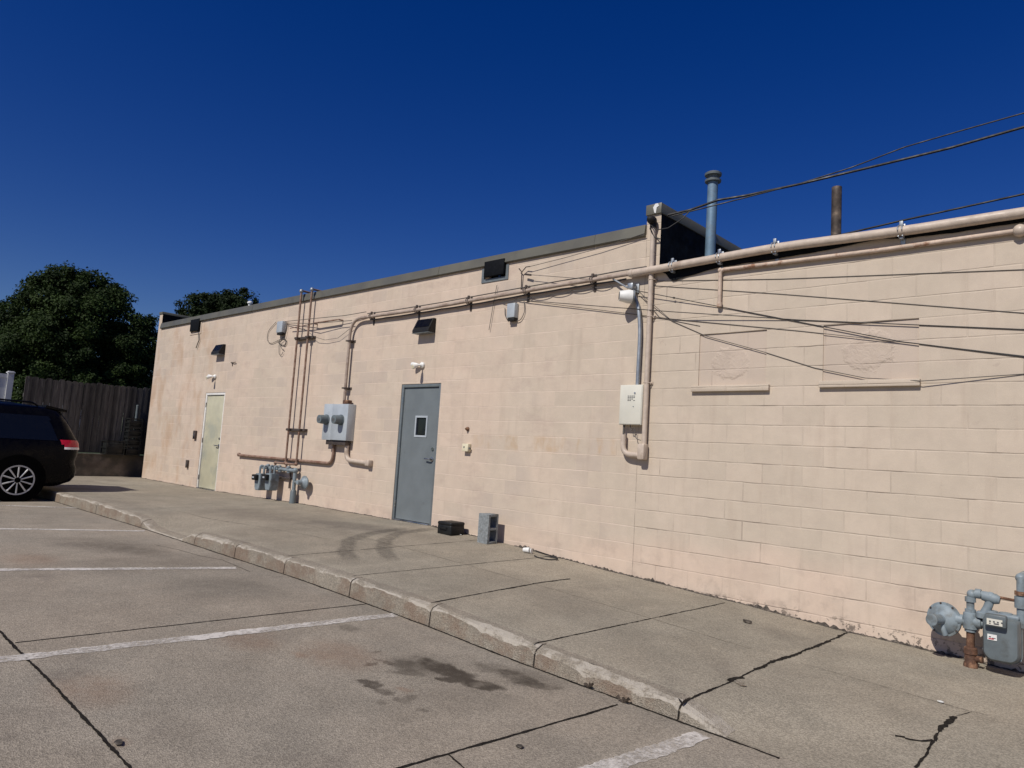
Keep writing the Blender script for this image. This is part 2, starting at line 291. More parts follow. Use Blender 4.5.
M_CABLE = simple('black_cable', (.016,.016,.017), .6, var=.2)
M_CABLEG = simple('grey_cable', (.10,.09,.08), .65, var=.2)
M_CMU = simple('cinder_block', (.25,.27,.275), .95, var=.3, scale=30, bump=.9, dirt=(.17,.18,.18), dscale=12)
M_PLASTK = simple('black_plastic', (.010,.011,.011), .55, var=.3, spec=.3)
M_RETAIN = simple('retaining_concrete', (.16,.13,.10), .9, var=.4, scale=3, bump=.5, dirt=(.08,.07,.055), dscale=2.5, dlo=.42, dhi=.62)
M_FENCE = wood('weathered_planks', (.068,.062,.058))
M_VINYL = simple('white_vinyl', (.62,.62,.62), .5, var=.04, bump=.02, spec=.2)
M_PAINTK = simple('black_car_paint', (.002,.002,.003), .3, var=.1, bump=0, spec=.13)
M_CARS = simple('silver_car_paint', (.42,.45,.5), .25, .5, var=.05, bump=0)
M_TYRE = simple('tyre_rubber', (.004,.004,.004), .9, var=.3, spec=.1)
M_ALLOY = simple('alloy_rim', (.50,.50,.50), .35, .2, var=.05, bump=0)
M_RED = simple('tail_red', (.50,.012,.03), .12, var=.1, bump=0)
M_CLEAR = simple('tail_clear', (.80,.74,.72), .15, var=.1, bump=0)
M_DIRT = simple('dirt_line', (.07,.058,.046), .95, var=.6, scale=30, bump=.6, dirt=(.2,.17,.14), dscale=22)
M_GRASS = simple('yard_lawn', (.04,.065,.02), .95, var=.5, scale=3, bump=.8)
M_SOIL = simple('outer_ground', (.16,.15,.13), .95, var=.3, scale=1)
M_BARK = simple('bark', (.075,.055,.04), .9, var=.4, scale=8, bump=.8)
M_LEAF = foliage('maple_leaves', (.009,.018,.005), (.042,.068,.017))
M_LEAF2 = foliage('dark_leaves', (.009,.016,.006), (.028,.044,.015))
M_YEL = simple('ivory_plastic', (.70,.64,.46), .5, var=.05)
M_ROOF = simple('roof_membrane', (.10,.10,.10), .9)

# ------------------------------------------------------------------ mesh helpers
ORG = {}
def tag(o, label=None, cat=None, group=None, kind=None):
    for k, v in (('label', label), ('category', cat), ('group', group), ('kind', kind)):
        if v: o[k] = v
    return o
def thing(name, loc, label, cat, group=None):
    o = bpy.data.objects.new(name, None); COL.objects.link(o); o.location = loc; o.empty_display_size = .1
    ORG[o.name] = Vector(loc); return tag(o, label, cat, group)
def fillet(pts, r, n=6):
    pts = [Vector(p) for p in pts]; out = [pts[0]]
    for a, b, c in zip(pts, pts[1:], pts[2:]):
        d1 = (a-b); d2 = (c-b); k = min(r, d1.length*.49, d2.length*.49); p = b+d1.normalized()*k; q = b+d2.normalized()*k
        for i in range(n+1):
            t = i/n; out.append(p*(1-t)**2 + b*2*t*(1-t) + q*t*t)
    return out+[pts[-1]]
class MB:
    def __init__(s): s.b = bmesh.new()
    def box(s, a, c, bev=0.0, rot=None, seg=2):
        a = Vector(a); c = Vector(c); r = bmesh.ops.create_cube(s.b, size=1); vs = r['verts']
        for v in vs: v.co = Vector((v.co.x*abs(c.x-a.x), v.co.y*abs(c.y-a.y), v.co.z*abs(c.z-a.z)))
        if bev:
            es = list({e for v in vs for e in v.link_edges}); g = bmesh.ops.bevel(s.b, geom=es, offset=bev, segments=seg, affect='EDGES', profile=.5)
            vs = list({v for f in g['faces'] for v in f.verts} | {v for v in vs if v.is_valid})
        ct = (a+c)/2
        for v in vs: v.co = (rot @ v.co if rot else v.co) + ct
        return s
    def ring(s, c, x, y, r, n): return [s.b.verts.new(c + x*(math.cos(2*math.pi*i/n)*r) + y*(math.sin(2*math.pi*i/n)*r)) for i in range(n)]
    def tube(s, pts, r, n=10, cap=True):
        pts = [Vector(p) for p in pts]; N_ = len(pts); rs = r if isinstance(r, (list, tuple)) else [r]*N_
        prev = None; rings = []
        for i, p in enumerate(pts):
            d = (pts[min(i+1, N_-1)]-pts[max(i-1, 0)]).normalized()
            if prev is None:
                x = d.orthogonal().normalized()
            else:
                x = (prev - d*prev.dot(d)); x = x.normalized() if x.length > 1e-6 else d.orthogonal().normalized()
            prev = x; rings.append(s.ring(p, x, d.cross(x), rs[i], n))
        for A, B in zip(rings, rings[1:]):
            for i in range(n):
                j = (i+1) % n; f = s.b.faces.new((A[i], A[j], B[j], B[i])); f.smooth = True
        if cap:
            s.b.faces.new(rings[0][::-1]); s.b.faces.new(rings[-1])
        return s
    def lathe(s, c, axis, prof, n=24):             # prof: (distance along axis, radius)
        c = Vector(c); ax = Vector(axis).normalized(); x = ax.orthogonal().normalized(); y = ax.cross(x); rings = []
        for (h, r) in prof: rings.append(s.ring(c+ax*h, x, y, max(r, 1e-4), n))
        for A, B in zip(rings, rings[1:]):
            for i in range(n):
                j = (i+1) % n; f = s.b.faces.new((A[i], A[j], B[j], B[i])); f.smooth = True
        s.b.faces.new(rings[0][::-1]); s.b.faces.new(rings[-1]); return s
    def sphere(s, c, r, n=12):
        m = Matrix.Translation(Vector(c)) @ Matrix.Diagonal((*(r if isinstance(r, (tuple, list)) else (r, r, r)), 1))
        g = bmesh.ops.create_uvsphere(s.b, u_segments=n, v_segments=max(6, n//2+2), radius=1, matrix=m)
        for v in g['verts']:
            for f in v.link_faces: f.smooth = True
        return s
    def poly(s, pts): s.b.faces.new([s.b.verts.new(Vector(p)) for p in pts]); return s
    def prism(s, pts, vec):
        A = [s.b.verts.new(Vector(p)) for p in pts]; B = [s.b.verts.new(Vector(p)+Vector(vec)) for p in pts]; n = len(pts)
        s.b.faces.new(A[::-1]); s.b.faces.new(B)
        for i in range(n): s.b.faces.new((A[i], A[(i+1) % n], B[(i+1) % n], B[i]))
        return s
    def build(s, name, m, parent=None, origin=None, recalc=True):
        org = ORG[parent.name] if parent else Vector(origin if origin is not None else (0, 0, 0))
        if recalc: bmesh.ops.recalc_face_normals(s.b, faces=s.b.faces[:])
        for v in s.b.verts: v.co -= org
        me = bpy.data.meshes.new(name); s.b.to_mesh(me); s.b.free(); me.materials.append(m); me.set_sharp_from_angle(angle=R(38))
        o = bpy.data.objects.new(name, me); COL.objects.link(o)
        if parent: o.parent = parent
        else: o.location = org
        ORG[o.name] = org; return o

# ------------------------------------------------------------------ ground
def grid(name, xs, ys, zf, m):
    b = bmesh.new(); V = [[b.verts.new((x, y, zf(x, y))) for y in ys] for x in xs]
    for i in range(len(xs)-1):
        for j in range(len(ys)-1): b.faces.new((V[i][j], V[i+1][j], V[i+1][j+1], V[i][j+1]))
    bmesh.ops.recalc_face_normals(b, faces=b.faces[:])
    for f in b.faces:
        if f.normal.z < 0: f.normal_flip()
    me = bpy.data.meshes.new(name); b.to_mesh(me); b.free(); me.materials.append(m); o = bpy.data.objects.new(name, me); COL.objects.link(o)
    for p in me.polygons: p.use_smooth = True
    return tag(o, kind='structure')
fr = lambda a, b, s: [a+(b-a)*i/max(1, round((b-a)/s)) for i in range(max(1, round((b-a)/s))+1)]
grid('parking_lot', [-20.2]+fr(-20, 4, .25)+[6,10,20,40], [-60,-40,-25,-15]+fr(-12, KY+.01, .5), lot_z, M_LOT)
grid('pavement', fr(-20.25, 6, .1)+[10,20,30], [KY+.004]+fr(KY+.14, .25, .17), lambda x, y: walk_z(x, y)-(.05 if y < KY+.1 and x < -1.95 else 0), M_WALK)
gr = MB().poly([(-400,-400,-1.95+H+.0),(400,-400,-1.95+H),(400,400,-1.95+H),(-400,400,-1.95+H)]).build('ground', M_SOIL); tag(gr, kind='structure')
yd = MB().box((-90,-45,-1.9+H),(-20.46,45,-.66+H)).build('yard_lawn', M_GRASS); tag(yd, kind='structure')
# kerb: cast pieces with eroded noses
kb = bmesh.new()
segs = [(-20.2,-16.9),(-16.9,-14.85),(-14.85,-12.9),(-12.9,-10.95),(-10.95,-9.15),(-9.15,-8.05),(-8.05,-6.93),(-6.93,-5.72),(-5.72,-4.56),(-4.56,-3.40),(-3.40,-2.23),(-2.23,-1.92)]
for (a, c) in segs:
    xs = fr(a+.007, c-.007, .025); rows = []
    for x in xs:
        zt, zb = lerp(ZC, x)+H, lot_z(x)-.04
        e = .012+.03*max(0, mnoise.noise(Vector((x*3.1, 1.7, 0)))+.25)+.02*max(0, mnoise.noise(Vector((x*11, 4, 0))))
        e *= 1+.9*max(0, min(1, (x+4.2)/1.5)); fy = .006*mnoise.noise(Vector((x*9, 0, 3))); h = max(0.012, zt-zb-.04); e = min(e, h*.5)
        jit = min(x-a, c-x); ex = .02*max(0, 1-jit/.06); e += ex if h > .06 else 0
        z15 = walk_z(x, KY+.15)
        rows.append([(x, KY+.15, zb-.1),(x, KY+.15, z15),(x, KY+.075, (z15+zt)/2+.002*mnoise.noise(Vector((x*20,2,1)))),(x, KY+e*1.3+.012, zt-.002),(x, KY+e*.35+fy, zt-e*.55),(x, KY+fy-.004, zt-e*1.25),(x, KY-.012+fy*.5, min(zb+.045, zt-e*1.3)),(x, KY-.014, zb)])
    V = [[kb.verts.new(p) for p in r_] for r_ in rows]
    for i in range(len(V)-1):
        for j in range(len(V[0])-1): kb.faces.new((V[i][j], V[i][j+1], V[i+1][j+1], V[i+1][j]))
    kb.faces.new(V[0]); kb.faces.new(V[-1][::-1])
bmesh.ops.recalc_face_normals(kb, faces=kb.faces[:])
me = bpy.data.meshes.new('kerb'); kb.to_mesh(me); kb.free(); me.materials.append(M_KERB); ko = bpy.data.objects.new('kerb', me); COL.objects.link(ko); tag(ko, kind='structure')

def strip(b, pts, w, zf, off, jag=.0, seed=0, step=.022, att=None):
    P2 = [Vector((p[0], p[1])) for p in pts]; path = []
    for a, c in zip(P2, P2[1:]):
        n = max(1, int((c-a).length/step))
        for i in range(n): path.append(a.lerp(c, i/n))
    path.append(P2[-1]); rows = []
    for i, p in enumerate(path):
        d = (path[min(i+1, len(path)-1)]-path[max(0, i-1)]).normalized(); nn = Vector((-d.y, d.x))
        wl, wr = (w/2*max(.06, 1+jag*2*mnoise.noise(Vector((p.x*9+seed, p.y*9, s_)))+jag*2.2*mnoise.noise(Vector((p.x*37, p.y*37+seed, s_)))) for s_ in (0, 5.5)); sh = jag*w*.8*mnoise.noise(Vector((p.x*4, p.y*4, seed+9)))
        row = []
        for k in ((-1, 1) if att is None else (-1, -.55, .55, 1)):
            q = p + nn*(sh+k*(wl if k > 0 else wr)); v = b.verts.new((q.x, q.y, zf(q.x, q.y)+off))
            if att is not None: v[att] = (1.0 if abs(k) < .9 else 0.0)*min(1, i/14, (len(path)-1-i)/14)
            row.append(v)
        rows.append(row)
    for A, B in zip(rows, rows[1:]):
        for i in range(len(A)-1): b.faces.new((A[i], A[i+1], B[i+1], B[i]))
def strips(name, items, m, off, zf=gz, jag=0.0, att=False):
    b = bmesh.new(); la = b.verts.layers.float.new('edge') if att else None
    for i, (pts, w) in enumerate(items): strip(b, pts, w, zf, off, jag, i*3.3, att=la)
    for f in b.faces:
        f.normal_update()
        if f.normal.z < 0: f.normal_flip()
    me = bpy.data.meshes.new(name); b.to_mesh(me); b.free(); me.materials.append(m); o = bpy.data.objects.new(name, me); COL.objects.link(o); return tag(o, kind='structure')
def G2(*p): return [gp(x, y) for x, y in p]
def ext(a, b, k): a, b = Vector(a), Vector(b); return b+(b-a)*k
L = []
for a, b in (((0,570),(237,558)), ((0,529),(145,527)), ((45,655),(395,615)), ((610,766),(703,735.5)), ((0,505.5),(78,507))):
    p, q = gp(*a), gp(*b); L.append(([ext(q, p, (5.5-(q-p).length)/(q-p).length), q], .12))
strips('parking_line', L, M_PAINT, .004, lot_z, .12)
jl = []
p, q = gp(15,643), gp(367,604); jl.append(([ext(q, p, .0), q], .012))
p, q = gp(400,768), gp(618,705); jl.append(([ext(q, p, 1.5), q], .017))
p, q = gp(0,632), gp(130,768); jl.append(([ext(q, p, 3.0), p, q, ext(p, q, 2.)], .017))
p, q = gp(447,754), gp(466,770); jl.append(([p, q], .012))
jl.append((G2((155,545),(175,549),(200,556),(222,560),(250,572)), .006))
jl.append(([Vector((x, KY-.022)) for x in fr(-20, -1.6, .3)], .02))
strips('expansion_joint', jl, M_JOINT, .003, lot_z, .35)
sl = []
for a, b, w in (((533,644),(725,603),.010),((431,603),(500,590),.012),((353,576),(556,556),.009),((288,556),(480,540),.009),((146,505),(330,540),.004)):
    sl.append(([gp(*a), gp(*b)], w))
strips('pavement_seam', [([Vector((x, -1.55)) for x in fr(-9.5, -2.5, .5)], .010)], M_SEAM, .004, walk_z, .5); sl.append(([Vector((x, -1.55)) for x in fr(-2.1, -1.0, .3)], .004))
sl.append((G2((500,590),(545,582),(570,579)), .018))
sl.append((G2((905,739),(922,742),(934,741)), .018)); sl.append((G2((934,741),(943,727),(955,717)), .03)); sl.append((G2((934,741),(926,755),(915,768)), .014))
sl.append((G2((955,717),(972,712),(988,716)), .004)); sl.append((G2((905,738),(895,736)), .02))
pass
sl.append((G2((678,716),(682,704),(700,694.5),(735,680),(755,670)), .011)); sl.append((G2((755,670),(775,660.5),(795,655),(815,647),(848,633)), .026)); sl.append((G2((728,681),(736,678.5),(744,678)), .03))
strips('pavement_crack', sl, M_JOINT, .004, walk_z, .5)
strips('tyre_mark', [(G2((352,562),(345,552),(350,540),(372,533),(410,528)), .24),(G2((396,562),(384,552),(384,541),(400,533),(440,528)), .24)], M_SOOT, .006, walk_z, .1, True)
# gritty dirt line along the wall foot
b = bmesh.new(); 
for (x0, x1) in ((-19.8,-16.5),(-15.4,-9.25),(-8.2,-6.95),(-6.5,6)):
    xs = fr(x0, x1, .015); V = []
    for x in xs:
        w = .02+.035*max(0, mnoise.noise(Vector((x*2.3,0,0)))+.3)+.02*mnoise.noise(Vector((x*15,2,0))); h = max(.002, .008+.06*max(0, mnoise.noise(Vector((x*3.1,5,0)))+.12)*max(0, .55+1.3*mnoise.noise(Vector((x*21,1,0))))+.022*mnoise.noise(Vector((x*31,7,0))))
        h *= 1.0 if x > -8.2 else .45
        V.append([b.verts.new((x, -max(.012, w), walk_z(x, 0)+.002)), b.verts.new((x, -.006, walk_z(x, 0)+h)), b.verts.new((x, .0, walk_z(x,0)+h-.002))])
    for A, B in zip(V, V[1:]):
        for j in range(2): b.faces.new((A[j], A[j+1], B[j+1], B[j]))
bmesh.ops.recalc_face_normals(b, faces=b.faces[:]); me = bpy.data.meshes.new('dirt_line'); b.to_mesh(me); b.free(); me.materials.append(M_DIRT)
o = bpy.data.objects.new('dirt_line', me); COL.objects.link(o); tag(o, kind='structure')

# ------------------------------------------------------------------ building
XL, XR = -19.80, 6.0
B = thing('commercial_building', (-9, 4, -1.3+H), 'long low building of pinkish tan painted concrete block with flat roofs', 'building')
XS1, XS2 = -4.640, -4.440
XE = XL+.20
ZT1, ZT2, ZT3 = 2.79+H, 3.06+H, 2.365+H
doorL = (-16.49, -15.50, -1.6+H, 1.01+H); doorG = (-9.205, -8.235, -1.6+H, 1.045+H)
win1 = (-3.872, -3.093, .905+H, 1.49+H); win2 = (-2.512, -1.657, .925+H, 1.49+H)
va, vb = wp(484,264), wp(507,278); vent1 = (va.x+.03, vb.x-.02, 2.575+H, 2.80+H)
vc, vd = wp(192.5,321), wp(200.5,332); vent2 = (vc.x, vd.x, vd.z+.01, 2.80+H)
holes = [doorL, doorG, vent1, vent2]; recs = [win1, win2]
w = bmesh.new()
def wall_face(x0, x1, z0, z1):
    xs = sorted({x0, x1, *[h[i] for h in holes+recs for i in (0, 1) if x0 < h[i] < x1]}); zs = sorted({z0, z1, *[h[i] for h in holes+recs for i in (2, 3) if z0 < h[i] < z1]})
    for a, c in zip(xs, xs[1:]):
        for e, f in zip(zs, zs[1:]):
            mx, mz = (a+c)/2, (e+f)/2
            if any(h[0] < mx < h[1] and h[2] < mz < h[3] for h in holes+recs): continue
            w.faces.new([w.verts.new(p) for p in ((a,0,e),(c,0,e),(c,0,f),(a,0,f))])
wall_face(XL, XE, -1.9+H, 3.17+H); wall_face(XE, XS1, -1.9+H, ZT1); wall_face(XS1, XS2, -1.9+H, ZT2); wall_face(XS2, XR, -1.9+H, ZT3)
bmesh.ops.remove_doubles(w, verts=w.verts[:], dist=1e-5)
def quad(*p): w.faces.new([w.verts.new(q) for q in p])
for (a, c, e, f) in holes+recs:
    d = .16 if (a, c, e, f) in holes else .013
    quad((a,0,e),(a,d,e),(a,d,f),(a,0,f)); quad((c,0,e),(c,0,f),(c,d,f),(c,d,e)); quad((a,0,f),(a,d,f),(c,d,f),(c,0,f)); quad((a,0,e),(c,0,e),(c,d,e),(a,d,e))
    if d < .1: quad((a,d,e),(c,d,e),(c,d,f),(a,d,f))
quad((XL,0,-1.9+H),(XL,0,3.17+H),(XL,14,3.17+H),(XL,14,-1.9+H))
quad((XS1,0,ZT1-.3),(XS1,0,ZT2),(XS1,14,ZT2),(XS1,14,ZT1-.3))
quad((XR,0,-1.9+H),(XR,14,-1.9+H),(XR,14,ZT3),(XR,0,ZT3)); quad((XL,14,-1.9+H),(XL,14,ZT1),(XR,14,ZT3),(XR,14,-1.9+H))
for v in w.verts: v.co -= ORG[B.name]
bmesh.ops.recalc_face_normals(w, faces=w.faces[:])
for f in w.faces:
    if abs(f.normal.y) > .9 and abs(f.calc_center_median().y+4) < .1 and f.normal.y > 0: f.normal_flip()
me = bpy.data.meshes.new('wall'); w.to_mesh(me); w.free(); me.materials.append(MW); wo = bpy.data.objects.new('wall', me); COL.objects.link(wo); wo.parent = B; ORG[wo.name] = ORG[B.name]
# raised fire wall between the two roofs, dark membrane on its right side
MB().prism([(XS1+.004,.012,2.0+H),(XS2-.003,.012,2.0+H),(XS2-.003,.012,ZT2-.002),(XS1+.004,.012,ZT2-.002)], (0,13.9,0)).build('parapet', M_BLACK, B)
MB().box((XS1-.004,-.028,ZT2-.035),(XS2+.012,14,3.155+H), .006).build('parapet_cap', M_COPE, B)
MB().prism([(XS1+.13,-.03,3.15+H),(XS1+.165,-.03,3.15+H),(XS1+.18,-.03,3.115+H),(XS1+.15,-.03,3.10+H),(XS1+.14,-.03,3.03+H),(XS1+.12,-.03,3.04+H),(XS1+.10,-.03,3.11+H)], (0,-.004,0)).build('paint_splash', M_WHITE, B)
cz0, cz1 = 2.765+H, 2.915+H
cm = MB()
cx = [XL+.205, -17.6, -14.55, -11.5, -8.45, -5.4, XS1-.002]
for a, c in zip(cx, cx[1:]):
    o_ = random.uniform(-.004, .004); cm.prism([(a+.002,-.03+o_,cz0),(a+.002,-.045+o_,cz0+.012),(a+.002,-.022,cz1),(a+.002,.35,cz1-.02),(a+.002,.35,cz0)], (c-a-.004,0,0))
cm.build('coping', M_COPE, B)
MB().prism([(XL+.004,.012,2.0+H),(XE-.003,.012,2.0+H),(XE-.003,.012,3.168+H),(XL+.004,.012,3.168+H)], (0,13.9,0)).build('parapet', M_BLACK, B); MB().box((XL-.012,-.02,3.17+H),(XE+.012,14,3.235+H), .006).build('parapet_cap', M_COPE, B)
MB().box((XE+.002,.36,2.60+H),(XS1-.01,13.9,2.66+H)).build('roof', M_ROOF, B)
MB().box((XS2+.01,.03,2.30+H),(XR-.01,13.9,ZT3-.03)).build('roof', M_ROOF, B)
FLB = [(q.x, q.z) for q in [wp(x_, y_, -.02) for x_, y_ in ((664,272),(671,281),(682,278),(700,272.5),(720,267),(775,259),(830,249.5),(880,238.5),(905,238.5),(950,233),(1024,222))]]
fl = bmesh.new(); V = []                                 # loose membrane lapped over the right wall top
for x in fr(XS2+.004, XR, .05):
    d_ = ZT3-lerp(FLB, x)+.008*mnoise.noise(Vector((x*7, 3, 0)))
    V.append([fl.verts.new(p) for p in ((x,.5,ZT3+.012),(x,-.012,ZT3+.012),(x,-.022,ZT3-.01),(x,-.014-.010*abs(mnoise.noise(Vector((x*3,1,1)))),ZT3-d_))])
for A, C_ in zip(V, V[1:]):
    for j in range(3): fl.faces.new((A[j], A[j+1], C_[j+1], C_[j]))
for v in fl.verts: v.co -= ORG[B.name]
me = bpy.data.meshes.new('roof_flashing'); fl.to_mesh(me); fl.free(); me.materials.append(M_BLACK); fo = bpy.data.objects.new('roof_flashing', me); COL.objects.link(fo); fo.parent = B; ORG[fo.name] = ORG[B.name]
for (a, c, e, f), l in ((win1, .07), (win2, .025)):
    sb = MB(); x0, x1 = a-l, c+l*.7; sb.box((x0,-.045,e-.068),(x1,.01,e-.002), .006)
    s_ = sb.build('window_sill', MW, B)
for (a, c, e, f) in (vent1, vent2):
    vm = MB(); fw = .05
    vm.box((a-fw,-.012,e-fw),(c+fw,.02,e)); vm.box((c,-.012,e+.001),(c+fw,.02,f-.05)); vm.box((a-fw,-.012,e+.001),(a,.02,f-.05))
    v_ = vm.build('vent_frame', M_FRAMEG if a > -10 else MW, B)
    MB().box((a,.14,e),(c,.15,f)).build('vent_louvre', M_GLASSD, v_)
    MB().box((a+.04,-.06,e+.025),(c-.005,-.012,f+.03), .004).build('vent_hood', M_BLACK, v_)
# doors
def door(nm, d, zsill, slab, frame, left, win, lab):
    a, c, _, top = d; fw = .05; y0 = .02
    fr_ = MB(); fr_.box((a,y0-.012,zsill),(a+fw,.12,top-.001), .004).box((c-fw,y0-.012,zsill),(c,.12,top-.001), .004).box((a+fw+.001,y0-.012,top-.055),(c-fw-.001,.12,top-.001), .004)
    fo = fr_.build('door_frame', frame, B)
    sl_ = MB(); x0, x1, z0, z1 = a+fw+.006, c-fw-.006, zsill+.022, top-.062
    if win:
        wx0, wx1, wz0, wz1 = win
        sl_.box((x0,.035,z0),(wx0,.08,z1)).box((wx1,.035,z0),(x1,.08,z1)).box((wx0,.035,z0),(wx1,.08,wz0)).box((wx0,.035,wz1),(wx1,.08,z1)); bmesh.ops.remove_doubles(sl_.b, verts=sl_.b.verts[:], dist=1e-4)
    else: sl_.box((x0,.035,z0),(x1,.08,z1), .002)
    do = sl_.build('door', slab, B); do['label'] = lab
    if win:
        MB().box((wx0+.012,.05,wz0+.012),(wx1-.012,.056,wz1-.012)).build('window_pane', M_GLASSD, do)
        e = .03; MB().box((wx0-e,.027,wz0-e),(wx1+e,.036,wz0)).box((wx0-e,.027,wz1),(wx1+e,.036,wz1+e)).box((wx0-e,.027,wz0+.001),(wx0,.036,wz1-.001)).box((wx1,.027,wz0+.001),(wx1+e,.036,wz1-.001)).build('window_trim', M_BOXG, do)
    hx = x1-.07; hz = zsill+1.0
    h = MB().lathe((hx,.035,hz), (0,-1,0), [(0,.035),(.012,.035),(.016,.02),(.05,.014)], 16); h.tube(fillet([(hx,-.012,hz),(hx-.03,-.02,hz),(hx-.13,-.012,hz+.004)], .02), .011, 8)
    h.build('door_handle', M_CHROME, do); MB().lathe((hx,.035,hz+.16), (0,-1,0), [(0,.028),(.014,.026)], 14).build('deadbolt', M_CHROME, do)
    for zz in (.25, 1.1, 1.92): MB().tube([(a+fw-.004,.012,zsill+zz-.055),(a+fw-.004,.012,zsill+zz+.055)], .011, 8).build('hinge', M_CHROME if win else M_BRKT, do)
    MB().box((a+fw+.002,-.02,zsill-.012),(c-fw-.002,.12,zsill+.016), .004).build('threshold', M_CHROME, fo)
    MB().box((a,.121,zsill-.2),(c,.15,top)).build('door_lining', M_BLACK, fo)
gw = [wp(414,416), wp(425.5,436)]
door('g', doorG, walk_z(-8.7,0)+.004, M_DOORG, M_FRAMEG, True, (-8.80,-8.56,.225+H,.505+H), 'grey steel door with a small square window')
door('l', doorL, walk_z(-16,0)+.004, M_DOORL, M_FRAMEW, True, None, 'pale green door with a white frame')
# pipes on the roof
def vert(px0, py0, px1, py1, y): p, q = wp(px0, py0, y), wp(px1, py1, y); return p, Vector((p.x, p.y, q.z))
p, q = vert(710.5,255,718,180,.75)
f = MB().tube([(p.x-.01,p.y,p.z-.45),q], .064, 20).build('flue', M_FLUE, B); f['label'] = 'blue grey steel flue with a round cap'
MB().lathe((q.x,q.y,q.z-.02), (0,0,1), [(0,.067),(.005,.10),(.03,.103),(.034,.066),(.085,.066),(.088,.104),(.115,.107),(.13,.085),(.132,.01)], 20).build('flue_cap', M_CASE, f)
p, q = vert(836,238,838.5,187,1.1)
f = MB().tube([(p.x,p.y,p.z-.5),q], .056, 18).build('flue', M_RUSTK, B); f['label'] = 'short rusty open stack'
p = wp(250,303,1.5); MB().lathe((p.x,p.y,p.z-.35), (0,0,1), [(0,.04),(.33,.04),(.335,.07),(.37,.07),(.40,.03)], 14).build('roof_vent', M_WHITE, B)

# ------------------------------------------------------------------ wall-mounted services
yp = -.076
run = [wp(x, y, yp) for x, y in ((344,404),(350.5,335),(354,322),(366,317),(420,309.5),(545,287.5),(650,270.5),(776,247.5),(900,231.5),(1024,212.5))]
x0 = run[0].x; zr = 2.30+H
pts = [Vector((x0, yp, run[0].z)), Vector((x0, yp, run[3].z)), run[4], run[5], run[6], run[7], run[8], run[9], Vector((2.5, yp, run[9].z))]
cd = thing('electric_conduit', (pts[4].x, yp, pts[4].z), 'thick tan conduit along the wall top, bending down to the grey meter box', 'conduit')
FP = fillet(pts, .32, 8); xj = run[6].x-.25
k_ = next(i for i, p in enumerate(FP) if p.x > xj)
jp = FP[k_-1].lerp(FP[k_], (xj-FP[k_-1].x)/(FP[k_].x-FP[k_-1].x))
MB().tube(FP[:k_]+[jp], .027, 12).build('pipe', M_PIPED, cd); MB().tube([jp]+FP[k_:], .047, 16).build('pipe', M_PIPE, cd); MB().lathe(jp-Vector((.05,0,0)), (1,0,0), [(0,.036),(.03,.052),(.07,.052)], 14).build('coupling', M_PIPE, cd)
def clamp_h(x, y=yp, z=None, r=.05):
    c = MB(); r = .05 if x > -4.9 else .034; c.box((x-.02,-.012,z-.14),(x+.02,-.002,z+.09), .003).box((x-.018,y+.0,z-.02-r),(x+.018,-.012,z-r), .003)
    c.tube([(x-.018,y+(r+.006)*math.cos(a),z+(r+.006)*math.sin(a)) for a in [R(k) for k in range(-120, 181, 20)]], .006, 6).tube([(x+.018,y+(r+.006)*math.cos(a),z+(r+.006)*math.sin(a)) for a in [R(k) for k in range(-120, 181, 20)]], .006, 6)
    c.box((x-.016,y-.005,z+r),(x+.016,y+.02,z+r+.05), .003); return c
def on_run(px):
    for a, c in zip(run[3:], run[4:]):
        for i in range(200):
            q = a.lerp(c, i/200); d = q-CAM; u = 512+F*d.dot(RT)/d.dot(FW)
            if u >= px: return q
    return run[-1]
for px in (371,416,468,525,592,672,719,774,901):
    q = on_run(px); clamp_h(q.x, yp, q.z).build('clamp', M_GALV if px > 600 else M_BRKT, cd)
for py in (341, 388):
    q = wp(348.5, py, yp); MB().box((x0-.09,-.016,q.z-.02),(x0+.09,-.002,q.z+.02), .003).box((x0-.06,yp-.04,q.z-.012),(x0+.06,-.016,q.z+.012), .004).build('clamp', M_BRKT, cd)
# electric meter box
bx0, bx1, bz0, bz1, bd = -11.19, -10.43, .07+H, .715+H, .16
mb = thing('electric_meter_box', ((bx0+bx1)/2, 0, bz0), 'pale grey electric meter box with two round meters below the tan conduit', 'meter box')
MB().box((bx0,-bd,bz0),(bx0+.275,-.002,bz1), .006).box((bx0+.279,-bd-.004,bz0+.004),(bx1,-.002,bz1-.004), .006).build('cabinet', M_BOXG, mb)
for mx_ in (bx0+.115, bx0+.115+.46):
    mo = MB().lathe((mx_,-bd,.43+H), (0,-1,0), [(0,.095),(.02,.095),(.022,.082),(.10,.08),(.16,.075),(.162,.06)], 22).build('meter', M_CASE, mb)
    MB().lathe((mx_,-bd-.153,.43+H), (0,-1,0), [(0,.062),(.004,.06),(.006,.03)], 18).build('meter_glass', M_WHITE, mo)
    MB().box((mx_-.035,-bd-.165,.40+H),(mx_+.03,-bd-.156,.445+H)).build('dial_plate', M_PRINT, mo)
MB().box((x0+.035,-.13,bz1+.001),(x0+.18,-.03,bz1+.07), .012).build('conduit_hub', M_RUST, mb)
MB().box((bx0+.1,-.13,bz0-.08),(bx1-.06,-.02,bz0-.001), .004).build('wireway', M_BRKT, mb)
e = wp(238,455,-.06); zz = e.z
t_ = MB().tube(fillet([(bx0+.23,-.04,bz0-.06),(bx0+.23,-.04,zz+.005),(e.x,-.04,zz)], .28, 8), .027, 12).lathe((e.x,-.04,zz), (0,1,0), [(0,.03),(.036,.03)], 12).sphere((e.x,-.04,zz+.01), .042)
o = t_.build('electric_conduit', M_GPIPE, origin=(e.x,-.07,zz)); tag(o, 'thin brown conduit from the grey meter box running level left behind the gas pipes', 'conduit')
q = wp(369,463,-.05)
